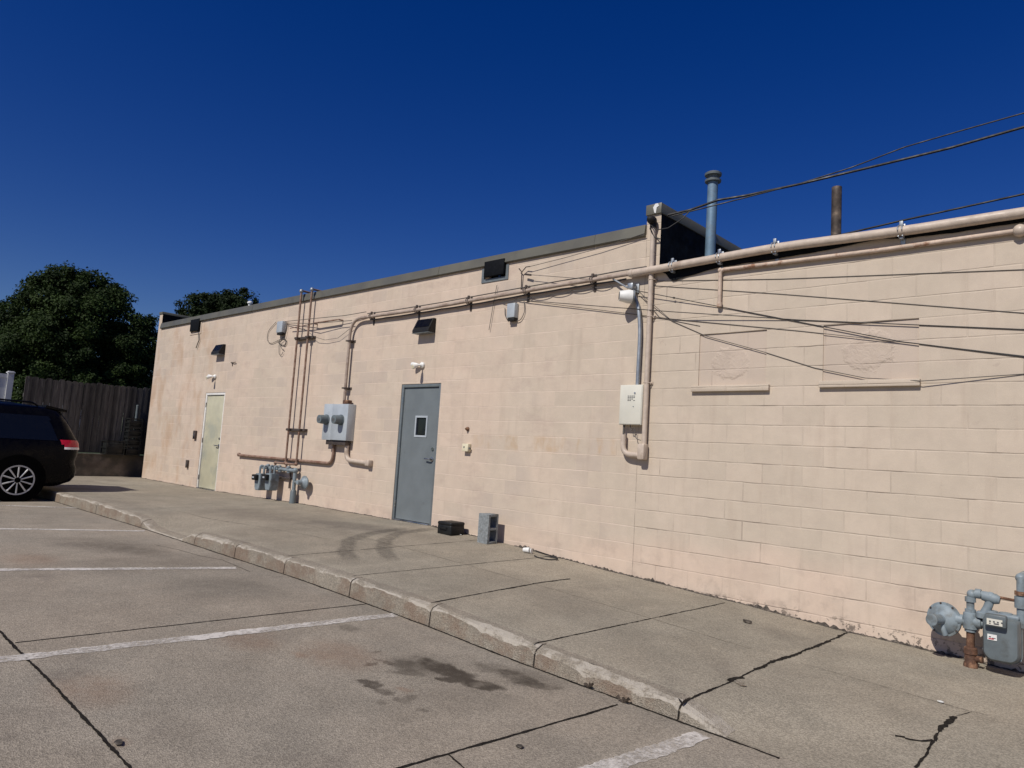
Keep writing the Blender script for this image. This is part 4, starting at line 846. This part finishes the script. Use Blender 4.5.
# ------------------------------------------------------------------ loose things on the pavement
bx, by = -6.70, -.335; zg = walk_z(bx, by)
b_ = MB(); T, Hh = .194, .395
def yz(y, z): return (y, z)
outer = [(0,0),(T,0),(T,Hh),(0,Hh)]
for i in range(2):
    pass
b_.box((bx-T,by,zg),(bx,by+.034,zg+Hh)).box((bx-T,by+T-.034,zg),(bx,by+T,zg+Hh))
for z0_, z1_ in ((0,.034),(Hh/2-.016,Hh/2+.016),(Hh-.034,Hh)): b_.box((bx-T,by+.034,zg+z0_),(bx,by+T-.034,zg+z1_))
bmesh.ops.remove_doubles(b_.b, verts=b_.b.verts[:], dist=1e-4)
bmesh.ops.bevel(b_.b, geom=[e for e in b_.b.edges if e.is_manifold and e.calc_face_angle(0) > 1], offset=.004, segments=1, affect='EDGES')
o = b_.build('cinder_block', M_CMU, origin=(bx-.1,by+.1,zg)); tag(o, 'grey hollow cinder block standing on end against the wall', 'block')
q = gp(450.5,534.5); q = wp(450.5,534.5,-.36); zg = walk_z(q.x, -.36); q = Vector((q.x, -.36, zg))
kx0, kx1, ky0, ky1 = q.x-.29, q.x, q.y, q.y+.27
t = thing('plastic_case', ((kx0+kx1)/2, (ky0+ky1)/2, zg), 'black plastic case lying on the pavement right of the grey door', 'case')
MB().box((kx0,ky0,zg+.002),(kx1,ky1,zg+.145), .022, seg=3).build('body', M_PLASTK, t); MB().box((kx0-.002,ky0-.003,zg+.132),(kx1+.002,ky1+.003,zg+.185), .022, seg=3).build('lid', M_PLASTK, t)
MB().tube(fillet([(kx0+.07,ky0-.01,zg+.11),(kx0+.07,ky0-.03,zg+.10),(kx0+.21,ky0-.03,zg+.10),(kx0+.21,ky0-.01,zg+.11)], .02), .007, 6).build('handle', M_PLASTK, t)
def scrap(px, py, s, lab, m, nm='paper_scrap', cat='litter', h=.006):
    q = gp(px, py); b2 = MB(); pts = []
    for i in range(7): a = i*2*math.pi/7; r_ = s*(.6+.5*random.random()); pts.append((q.x+r_*math.cos(a), q.y+.6*r_*math.sin(a), q.z+.003+random.random()*s*.25))
    b2.prism(pts, (0,0,h)); tag(b2.build(nm, m, origin=q), lab, cat)
scrap(459,535, .05, 'white paper scrap beside the black plastic case', M_WHITE)
q = gp(526,553); t = thing('crumpled_cup', (q.x,q.y,q.z), 'white crumpled cup lying on the pavement near the cable loop', 'cup')
MB().lathe((q.x-.05,q.y,q.z+.035), (1,.3,.05), [(0,.022),(.002,.026),(.05,.033),(.09,.036),(.092,.030)], 14).build('cup', M_WHITE, t); MB().lathe((q.x+.05,q.y+.035,q.z+.03), (1,.4,.1), [(0,.03),(.004,.036),(.012,.037)], 12).build('lid', M_WHITE, t)
q = gp(545,558); cpts = [(q.x+.17*math.cos(a)*(1+.1*math.sin(3*a)), q.y+.10*math.sin(a), q.z+.008+.006*math.sin(2*a)) for a in [i*math.pi/14 for i in range(29)]]
e1 = gp(534,551.5); o = MB().tube(cpts+[(q.x+.1,q.y+.12,q.z+.01),(e1.x,e1.y+.02,walk_z(e1.x,-.05)+.012)], .007, 7).build('cable_loop', M_CABLE, origin=q); tag(o, 'thin black cable loop lying on the pavement by the wall', 'cable')
scrap(747,623, .05, 'dark scrap of debris on the pavement below the left blocked window', M_DIRT, 'debris', 'litter', .015)
scrap(739,684, .035, 'pale chip of concrete at the edge of the wide pavement crack', M_KERB, 'concrete_chip', 'litter', .01)
scrap(742,686, .03, 'small flat pale chip just right of the other chip by the wide crack', M_KERB, 'concrete_chip', 'litter', .006)
scrap(941,703, .03, 'thin white scrap on the ramp slab below the gas meter', M_WHITE)
scrap(118,744, .04, 'dark dried leaf on the parking lot near the bottom left joint', M_DIRT, 'dry_leaf', 'leaf', .004)
scrap(520,748, .03, 'dark dried leaf on the parking lot below the oil stains', M_DIRT, 'dry_leaf', 'leaf', .004)
def weed(px, py, lab, y=-.05):
    q = gp(px, py); b2 = MB()
    for i in range(16):
        a = random.random()*6.28; l_ = random.uniform(.02,.06); b2.poly([(q.x,q.y,q.z),(q.x+l_*math.cos(a)*.6,q.y+l_*math.sin(a)*.4,q.z+l_*.8),(q.x+l_*math.cos(a+.5),q.y+l_*math.sin(a+.5)*.5,q.z+l_*.5)])
    tag(b2.build('weed', M_BARK, origin=q, recalc=False), lab, 'weed')
weed(588,688, 'dry twig tuft in the lot joint at the kerb, left of the short white line')
weed(623,703, 'dry tuft at the kerb where the dark lot joint meets it')

# ------------------------------------------------------------------ fences, yard, trees
FX = -20.30
rw = MB().box((FX-.2,-9,-1.6+H),(FX,.6,-.66+H)).box((FX-.22,-9,-.658+H),(FX+.02,.6,-.62+H), .006); o = rw.build('retaining_wall', M_RETAIN, origin=(FX,-2,-1.2+H)); tag(o, 'low stained concrete retaining wall at the foot of the dark plank fence', 'wall')
fx = FX-.12; fz0 = -.61+H
tl, tr_ = xp(26,376.5,fx), xp(148,388,fx)
f = thing('plank_fence', (fx, (tl.y+.9)/2, fz0), 'weathered dark vertical plank fence on the retaining wall', 'fence')
b_ = MB(); yy = tl.y; i = 0
while yy < 2.6:
    zt_ = tl.z+(tr_.z-tl.z)*(yy-tl.y)/(tr_.y-tl.y)+random.uniform(-.02,.02); lean = random.uniform(-.008,.008); wdt = .137
    b_.prism([(fx+random.uniform(0,.012),yy,fz0+.01),(fx+.008,yy+wdt,fz0+.01),(fx+.008,yy+wdt+lean,zt_-.03),(fx+.008,yy+wdt-.035+lean,zt_),(fx+.004,yy+.035+lean,zt_),(fx+random.uniform(0,.01),yy+lean,zt_-.03)], (-.02,0,0)); yy += .143
b_.build('plank_panel', M_FENCE, f)
for zz in (.3, 1.3): MB().box((fx-.075,tl.y,fz0+zz),(fx-.0205,2.6,fz0+zz+.09)).build('rail', M_FENCE, f)
for y_ in (tl.y+.1, tl.y+2.5, 2.4): MB().box((fx-.17,y_,fz0-.02),(fx-.076,y_+.1,fz0+1.75)).build('post', M_FENCE, f)
# white vinyl fence
vx_ = -21.6; a = xp(11,372,vx_); 
f = thing('vinyl_fence', (vx_, a.y, -.66+H), 'white vinyl fence with a capped end post at the far left', 'fence')
MB().box((vx_-.065,a.y-.065,-.66+H),(vx_+.065,a.y+.065,a.z-.03)).build('post', M_VINYL, f); MB().box((vx_-.085,a.y-.085,a.z-.03),(vx_+.085,a.y+.085,a.z+.0), .006).prism([(vx_-.06,a.y-.06,a.z),(vx_+.06,a.y-.06,a.z),(vx_+.06,a.y+.06,a.z),(vx_-.06,a.y+.06,a.z)], (0,0,.02)).build('post_cap', M_VINYL, f)
pv = MB()
for i in range(16): pv.box((vx_-.025,a.y-.07-.16*(i+1)+.004,-.55+H),(vx_+.025,a.y-.07-.16*i,a.z-.16))
pv.build('panel', M_VINYL, f); MB().box((vx_-.04,a.y-2.66,a.z-.16),(vx_+.04,a.y-.066,a.z-.06)).build('rail', M_VINYL, f); MB().box((vx_-.04,a.y-2.66,-.62+H),(vx_+.04,a.y-.066,-.545+H)).build('rail', M_VINYL, f)
# dark crates stored in front of the planks
def crate(x, y, z, w, h, lab):
    t = thing('storage_crate', (x, y, z), lab, 'crate', 'dark crates in front of the plank fence'); b2 = MB(); e = .022
    for sx in (-1,1):
        for sy_ in (-1,1): b2.box((x+sx*w/2-e/2*(1+sx)*1.0+ (e if sx<0 else 0)*0, y+sy_*w/2-e/2, z),(x+sx*w/2-e/2*(1+sx)+e, y+sy_*w/2+e/2, z+h-.002))
    for zz in (0, h*.45, h-.03):
        b2.box((x+w/2-.012,y-w/2+e/2,z+zz),(x+w/2-.002,y+w/2-e/2,z+zz+.028)); b2.box((x-w/2+.002,y-w/2+e/2,z+zz),(x-w/2+.012,y+w/2-e/2,z+zz+.028)); b2.box((x-w/2+e,y-w/2-.005,z+zz),(x+w/2-e,y-w/2+.005,z+zz+.028)); b2.box((x-w/2+e,y+w/2-.005,z+zz),(x+w/2-e,y+w/2+.005,z+zz+.028))
    b2.build('frame', M_PLASTK, t); MB().box((x-w/2+.02,y-w/2+.02,z+.03),(x+w/2-.02,y+w/2-.02,z+h-.06), .02).build('contents', M_PLASTK, t)
xc = FX+.0; zc = -.618+H; xc = FX-.0
xc = FX+.02-.19
base_y = xp(130,445,xc+.16).y
fxz = [('bottom dark crate of the tall stack in front of the plank fence'),('second dark crate from the bottom of the tall stack by the fence'),('third dark crate from the bottom of the tall stack by the fence'),('topmost dark crate of the tall stack by the plank fence')]
FXC = FX-.0
for i, lab in enumerate(fxz): crate(FX+.11-.0, base_y, zc+i*.245, .32, .243, lab)
yb = xp(113,445,FX+.1).y; crate(FX+.11, yb, zc, .42, .36, 'low wide dark crate beside the tall crate stack')
p = xp(138,406,FX-.05); o = MB().tube([(FX-.07,p.y,zc),(FX-.07,p.y,p.z)], .035, 10).lathe((FX-.07,p.y,p.z), (0,0,1), [(0,.038),(.02,.036),(.03,.01)], 10).build('metal_post', M_CASE, origin=(FX-.07,p.y,zc)); tag(o, 'thin grey metal post at the right end of the plank fence', 'post')

def tree(name, base, lobes, trunk_r, n, leaf, m, lab, seed):
    rnd = random.Random(seed); base = Vector(base)
    t = thing(name, base, lab, 'tree'); top = max(l[0].z for l in lobes); c0 = sum((l[0] for l in lobes), Vector())/len(lobes)
    tb = MB(); fork = Vector((base.x+(c0.x-base.x)*.3, base.y+(c0.y-base.y)*.3, base.z+(c0.z-base.z)*.45)); tb.tube([base-Vector((0,0,.2)), base.lerp(fork,.5)+Vector((.05,-.03,0)), fork], [trunk_r*1.2, trunk_r, trunk_r*.8], 10)
    for l in lobes: tb.tube([fork, fork.lerp(l[0],.5)+Vector((rnd.uniform(-.2,.2),rnd.uniform(-.2,.2),.15)), l[0]], [trunk_r*.55, trunk_r*.3, trunk_r*.08], 7)
    tb.build('trunk', M_BARK, t)
    b2 = bmesh.new(); la = b2.verts.layers.float.new('tone'); vol = [l[1]**2 for l in lobes]; tot = sum(vol)
    def leaves(cc, rad, d, tone, cnt):
        for q_ in range(cnt):
            e = Vector((rnd.gauss(0,1), rnd.gauss(0,1), rnd.gauss(0,1))).normalized(); p = cc+Vector((e.x, e.y, e.z*.75))*(rad*rnd.random()**.45); s = leaf*rnd.uniform(.6,1.3)
            nrm = (e*.55+d*.4+Vector((rnd.gauss(0,.5), rnd.gauss(0,.5), rnd.gauss(0,.5)+.3))).normalized(); x = nrm.orthogonal().normalized(); a = rnd.random()*6.28; x, y = x*math.cos(a)+nrm.cross(x)*math.sin(a), nrm.cross(x)*math.cos(a)-x*math.sin(a)
            vs = [b2.verts.new(p+x*s*i_+y*s*j_-nrm*s*k2) for i_, j_, k2 in ((-.9,0,.1),(-.15,-.55,0),(.9,0,.25),(-.15,.55,0))]
            tt = min(1, max(0, tone*.75+rnd.random()*.25))
            for v in vs: v[la] = tt
            b2.faces.new(vs)
    for l, v_ in zip(lobes, vol):
        nl = n*v_/tot; ncl = max(5, int(50*l[1]))
        for k_ in range(ncl):
            d = Vector((rnd.gauss(0,1), rnd.gauss(0,1), rnd.gauss(0,1)*.95)).normalized(); r_ = l[1]*rnd.choice((rnd.uniform(.45,.8), rnd.uniform(.82,1.0), rnd.uniform(.9,1.12)))
            leaves(l[0]+Vector((d.x*r_, d.y*r_, d.z*r_*l[2])), rnd.uniform(.18,.27+.17*l[1]), d, rnd.random(), max(8, int(nl/ncl)))
    for v in b2.verts: v.co -= base
    me = bpy.data.meshes.new('crown'); b2.to_mesh(me); b2.free(); me.materials.append(m); o = bpy.data.objects.new('crown', me); COL.objects.link(o); o.parent = t
dpt = 26
def lb(px, py, r, dd=0, sq=.9): return (dp(px, py, dpt+dd), r, sq)
tree('maple_tree', (*dp(70,440,dpt).xy, -.66+H), [lb(72,305,1.35),(dp(75,300,dpt-.5)),lb(30,330,1.35),lb(112,325,1.45),lb(128,352,1.15),lb(75,345,2.1,-.4),lb(15,360,1.4),lb(100,365,1.6,-.6),lb(45,368,1.6,-.5),lb(134,378,1.0),lb(98,292,.75),lb(48,290,.8),lb(8,318,.75),lb(-20,345,1.5),lb(60,385,1.5,-.7),lb(120,388,1.1,-.4)][0:1]+[lb(30,330,1.35),lb(112,325,1.4),lb(128,352,1.1),lb(75,345,2.1,-.4),lb(15,360,1.4),lb(100,365,1.6,-.6),lb(45,368,1.6,-.5),lb(134,378,.95),lb(98,294,.75),lb(48,294,.8),lb(8,322,.7),lb(-20,345,1.5),lb(60,385,1.5,-.7),lb(118,388,1.1,-.4),lb(66,284,.7)], .24, 210000, .06, M_LEAF, 'large round dark green tree behind the plank fence', 3)
dpt = 40
tree('maple_tree', (*dp(225,440,dpt).xy, -1.2+H), [lb(208,318,1.5),lb(236,311,1.35),lb(222,322,1.7),lb(200,322,.9),lb(246,318,1.0),lb(232,300,.6),lb(208,306,.65),lb(222,345,2.6),lb(184,312,.28),lb(186,322,.6)], .3, 46000, .085, M_LEAF2, 'small treetop showing above the left part of the roof', 5)

# ------------------------------------------------------------------ vehicles
def car(name, loc, rotz, lab, paint, S):
    t = thing(name, (0,0,0), lab, 'car'); rearp, frontp, widp = S['rear'], S['front'], S['wid']
    zs = S['zs']
    def ringpts(z, off=0.0):
        y0, y1, w_ = lerp(rearp, z)-off, lerp(frontp, z)+off, lerp(widp, z)+off; rr = min(lerp(S['rad'], z), w_*.8); out = []
        for (sx, ey, a0) in ((1,y1,0),(-1,y1,90),(-1,y0,180),(1,y0,270)):
            for i in range(7):
                a = R(a0+15*i); cxx = sx*(w_-rr); cyy = ey-rr if ey == y1 else ey+rr
                out.append(Vector((cxx+rr*math.cos(a), cyy+rr*math.sin(a), z)))
        return out
    b2 = MB(); rings = [[b2.b.verts.new(p) for p in ringpts(z)] for z in zs]; n = len(rings[0])
    for A, C_ in zip(rings, rings[1:]):
        for i in range(n): f = b2.b.faces.new((A[i], A[(i+1) % n], C_[(i+1) % n], C_[i])); f.smooth = True
    b2.b.faces.new(rings[0][::-1]); b2.b.faces.new(rings[-1]); b2.build('body', paint, t)
    def patch(nm, m, z0, z1, fil, off=.006, nz=6, par=t, lbl=None):     # panel lying on the body skin
        b3 = MB(); prev = None; zl = [z0+(z1-z0)*i/nz for i in range(nz+1)]; cols = None
        RR = [[p for p in dense(ringpts(z, off))] for z in zl]
        for i in range(nz):
            for j in range(len(RR[0])):
                k_ = (j+1) % len(RR[0]); q = [RR[i][j], RR[i][k_], RR[i+1][k_], RR[i+1][j]]; c = sum(q, Vector())/4
                if fil(c): b3.b.faces.new([b3.b.verts.new(p) for p in q])
        bmesh.ops.remove_doubles(b3.b, verts=b3.b.verts[:], dist=1e-4)
        for f in b3.b.faces: f.smooth = True
        g = bmesh.ops.extrude_face_region(b3.b, geom=b3.b.faces[:]); 
        ctr = Vector((0, 2.4, .9))
        for v in [e for e in g['geom'] if isinstance(e, bmesh.types.BMVert)]: v.co += (ctr-v.co).normalized()*(off*1.6)
        o = b3.build(nm, m, par)
        if lbl: o['label'] = lbl
        return o
    def dense(r_):
        out = []
        for i in range(len(r_)):
            a, c = r_[i], r_[(i+1) % len(r_)]; n_ = max(1, int((c-a).length/.06))
            out += [a.lerp(c, k_/n_) for k_ in range(n_)]
        return out
    RY = max(len(dense(ringpts(z))) for z in zs)
    # constant sampling so that levels match
    def dense(r_):
        out = []; cnt = []
        ref = ringpts(.8)
        for i in range(len(r_)):
            a, c = r_[i], r_[(i+1) % len(r_)]; n_ = max(1, int((ref[(i+1) % len(ref)]-ref[i]).length/.06))
            out += [a.lerp(c, k_/n_) for k_ in range(n_)]
        return out
    for nm, m, z0, z1, fil in S['patches']: patch(nm, m, z0, z1, fil)
    for wy in S['wheels']:
        for sx in (1, -1):
            wx = sx*(lerp(widp, .75)+.012); r_ = S['wr']; rim = S['rim']
            wo_ = MB().lathe((wx-sx*.26,wy,r_), (sx,0,0), [(0,rim),(.01,r_*.93),(.03,r_),(.21,r_),(.245,r_*.95),(.255,r_*.88),(.262,rim+.012),(.255,rim)], 40).build('wheel', M_TYRE, t)
            rm = MB(); xo = wx+sx*.0
            rm.lathe((xo-sx*.03,wy,r_), (sx,0,0), [(-.16,rim*.93),(.0,rim*.95),(.018,rim*.985),(.022,rim+.006),(.012,rim+.008)][0:1]+[(-.16,rim*.9)], 40) if False else None
            for k_ in range(40):                             # lip ring
                a, c = 2*math.pi*k_/40, 2*math.pi*(k_+1)/40; pr_ = [(rim*.90,-.03),(rim*.92,.006),(rim+.004,.008),(rim+.006,-.02)]
                for (r1, h1), (r2, h2) in zip(pr_, pr_[1:]): rm.poly([(xo+sx*h1,wy+r1*math.cos(a),r_+r1*math.sin(a)),(xo+sx*h1,wy+r1*math.cos(c),r_+r1*math.sin(c)),(xo+sx*h2,wy+r2*math.cos(c),r_+r2*math.sin(c)),(xo+sx*h2,wy+r2*math.cos(a),r_+r2*math.sin(a))])
            for k_ in range(10):
                for da in (0,):
                    a = 2*math.pi*k_/10+R(90); a2 = a
                    p0 = Vector((xo+sx*.004,wy+.05*math.cos(a),r_+.05*math.sin(a))); p1 = Vector((xo+sx*.0,wy+rim*.9*math.cos(a2),r_+rim*.9*math.sin(a2))); rm.tube([p0,p1], [.012,.017], 6)
            rm.lathe((xo-sx*.03,wy,r_), (sx,0,0), [(0,.08),(.025,.075),(.035,.04)], 16)
            rm.build('rim', M_ALLOY, wo_)
            MB().lathe((wx-sx*.30,wy,r_+.02), (sx,0,0), [(0,r_+.05),(.303,r_+.05),(.306,r_+.02)], 40).build('wheel_arch', M_ARCH, t)
    for fn in S.get('extra', ()): fn(t)
    t.location = loc; t.rotation_euler = (0,0,rotz); return t
def van_extra(t):
    b2 = MB().prism([(-.60,.25,1.66),(.60,.25,1.66),(.66,.62,1.725),(-.66,.62,1.725)], (0,0,.045)); b2.build('spoiler', M_PAINTK, t)
    for sx in (-1,1):
        MB().tube(fillet([(sx*.66,.75,1.74),(sx*.67,.85,1.80),(sx*.67,2.9,1.82),(sx*.66,3.0,1.77)], .06), .017, 8).build('roof_rail', M_PAINTK, t)
        MB().box((sx*.985-.02,1.45,.93),(sx*.985+.02,1.62,.955), .008).build('door_handle', M_PAINTK, t)
        MB().box((sx*1.06-.09,3.45,1.05),(sx*1.06+.06,3.55,1.19), .03).build('mirror', M_PAINTK, t)
    MB().box((-.26,-.018,.80),(.26,.01,.93), .004).build('number_plate', M_WHITE, t)
VAN = dict(zs=[.27,.30,.36,.45,.55,.62,.68,.74,.80,.90,1.0,1.08,1.15,1.25,1.4,1.55,1.66,1.72,1.755,1.775],
  rear=[(.27,.30),(.36,.10),(.45,.04),(.60,.02),(.66,.045),(.72,.075),(.80,.055),(.95,.02),(1.08,.03),(1.2,.09),(1.4,.19),(1.55,.27),(1.66,.33),(1.72,.44),(1.775,1.0)],
  front=[(.27,4.85),(.4,5.02),(.6,5.08),(.75,5.05),(.9,4.88),(1.0,4.45),(1.08,4.15),(1.3,3.7),(1.5,3.3),(1.66,2.95),(1.72,2.7),(1.775,2.1)],
  wid=[(.27,.86),(.36,.93),(.5,.96),(.62,.975),(.75,.985),(.95,.98),(1.08,.955),(1.25,.90),(1.45,.83),(1.6,.765),(1.68,.72),(1.73,.65),(1.775,.45)],
  rad=[(.27,.2),(.5,.22),(1.0,.24),(1.4,.24),(1.7,.28),(1.775,.3)], wheels=(1.0, 4.05), wr=.385, rim=.262,
  patches=[('side_window', M_GLASSD, 1.12, 1.56, lambda c: c.x > .5 and .42+(c.z-1.12)*.42 < c.y < 1.75),('side_window', M_GLASSD, 1.12, 1.56, lambda c: c.x < -.5 and .42+(c.z-1.12)*.42 < c.y < 1.75),
    ('side_window', M_GLASSD, 1.10, 1.56, lambda c: c.x > .5 and 1.80 < c.y < 2.75),('side_window', M_GLASSD, 1.10, 1.56, lambda c: c.x < -.5 and 1.80 < c.y < 2.75),
    ('rear_window', M_GLASSD, 1.16, 1.60, lambda c: c.y < .45 and abs(c.x) < .66),('windscreen', M_GLASSD, 1.10, 1.62, lambda c: c.y > 2.6 and abs(c.x) < .7),
    ('tail_light', M_RED, 1.01, 1.14, lambda c: c.x > .62 and c.y < .30+(c.z-1.01)*.9),('tail_light', M_RED, 1.01, 1.14, lambda c: c.x < -.62 and c.y < .30+(c.z-1.01)*.9),
    ('reflector', M_CLEAR, .965, 1.007, lambda c: c.x > .62 and c.y < .30),('reflector', M_CLEAR, .965, 1.007, lambda c: c.x < -.62 and c.y < .30),
    ('headlight', M_CLEAR, .74, .86, lambda c: c.x > .55 and c.y > 4.6),('headlight', M_CLEAR, .74, .86, lambda c: c.x < -.55 and c.y > 4.6)], extra=(van_extra,))
# rear of the van overhangs the kerb; nose points away from the wall
vyr = xp(83.5,450,-15.15).y
car('parked_minivan', (-16.13, vyr, lot_z(-15.5)+.0), math.pi, 'black minivan parked with its rear wheels against the kerb at the far left', M_PAINTK, VAN)
CARP = dict(zs=[.25,.4,.6,.8,.92,1.0,1.15,1.3,1.4,1.44], rear=[(.25,.2),(.5,0),(.8,.03),(.95,.15),(1.0,.5),(1.3,1.0),(1.44,1.6)], front=[(.25,4.5),(.5,4.6),(.7,4.5),(.92,3.6),(1.3,2.8),(1.44,2.3)],
  wid=[(.25,.84),(.5,.9),(.8,.9),(.95,.86),(1.3,.66),(1.44,.45)], rad=[(.25,.2),(1.44,.3)], wheels=(.9,3.6), wr=.31, rim=.22,
  patches=[('side_window', M_GLASSD, .98, 1.32, lambda c: abs(c.x) > .5 and 1.1 < c.y < 3.0),('rear_window', M_GLASSD, 1.02, 1.32, lambda c: c.y < 1.2 and abs(c.x) < .6),('windscreen', M_GLASSD, .98, 1.34, lambda c: c.y > 2.6 and abs(c.x) < .62)])
a = xp(14,398,-27.0)
car('parked_car', (-27.6, a.y+3.0, -.66+H), math.pi, 'silver car beyond the gap between the white vinyl fence and the plank fence', M_CARS, CARP)

# ------------------------------------------------------------------ light
SUN = Vector((.06, -1.0, 1.02)).normalized()             # direction towards the sun
el = math.asin(SUN.z); az = math.atan2(SUN.x, SUN.y)
sl_ = bpy.data.lights.new('sun', 'SUN'); sl_.energy = 4.0; sl_.angle = R(.53); sl_.color = (1, .95, .87)
so = bpy.data.objects.new('sun', sl_); COL.objects.link(so); so.rotation_euler = SUN.to_track_quat('Z', 'Y').to_euler(); so.location = (0,-20,30)
wd = bpy.data.worlds.new('World'); scn.world = wd; wd.use_nodes = True; nt = wd.node_tree; bg = nt.nodes['Background']
sky = nt.nodes.new('ShaderNodeTexSky'); sky.sky_type = 'NISHITA'; sky.sun_disc = False; sky.sun_elevation = el; sky.sun_rotation = az
sky.altitude = 300; sky.air_density = 1.0; sky.dust_density = .2; sky.ozone_density = 4.0
hs = nt.nodes.new('ShaderNodeHueSaturation'); hs.inputs['Hue'].default_value = .526; hs.inputs['Saturation'].default_value = 1.38; hs.inputs['Value'].default_value = 1.18
nt.links.new(sky.outputs[0], hs.inputs['Color']); nt.links.new(hs.outputs[0], bg.inputs[0]); bg.inputs[1].default_value = .05
scn.view_settings.view_transform = 'Standard'; scn.view_settings.look = 'None'; scn.view_settings.exposure = 0.0; scn.view_settings.gamma = 1
scn.render.engine = 'CYCLES'; scn.render.resolution_x = 1024; scn.render.resolution_y = 768
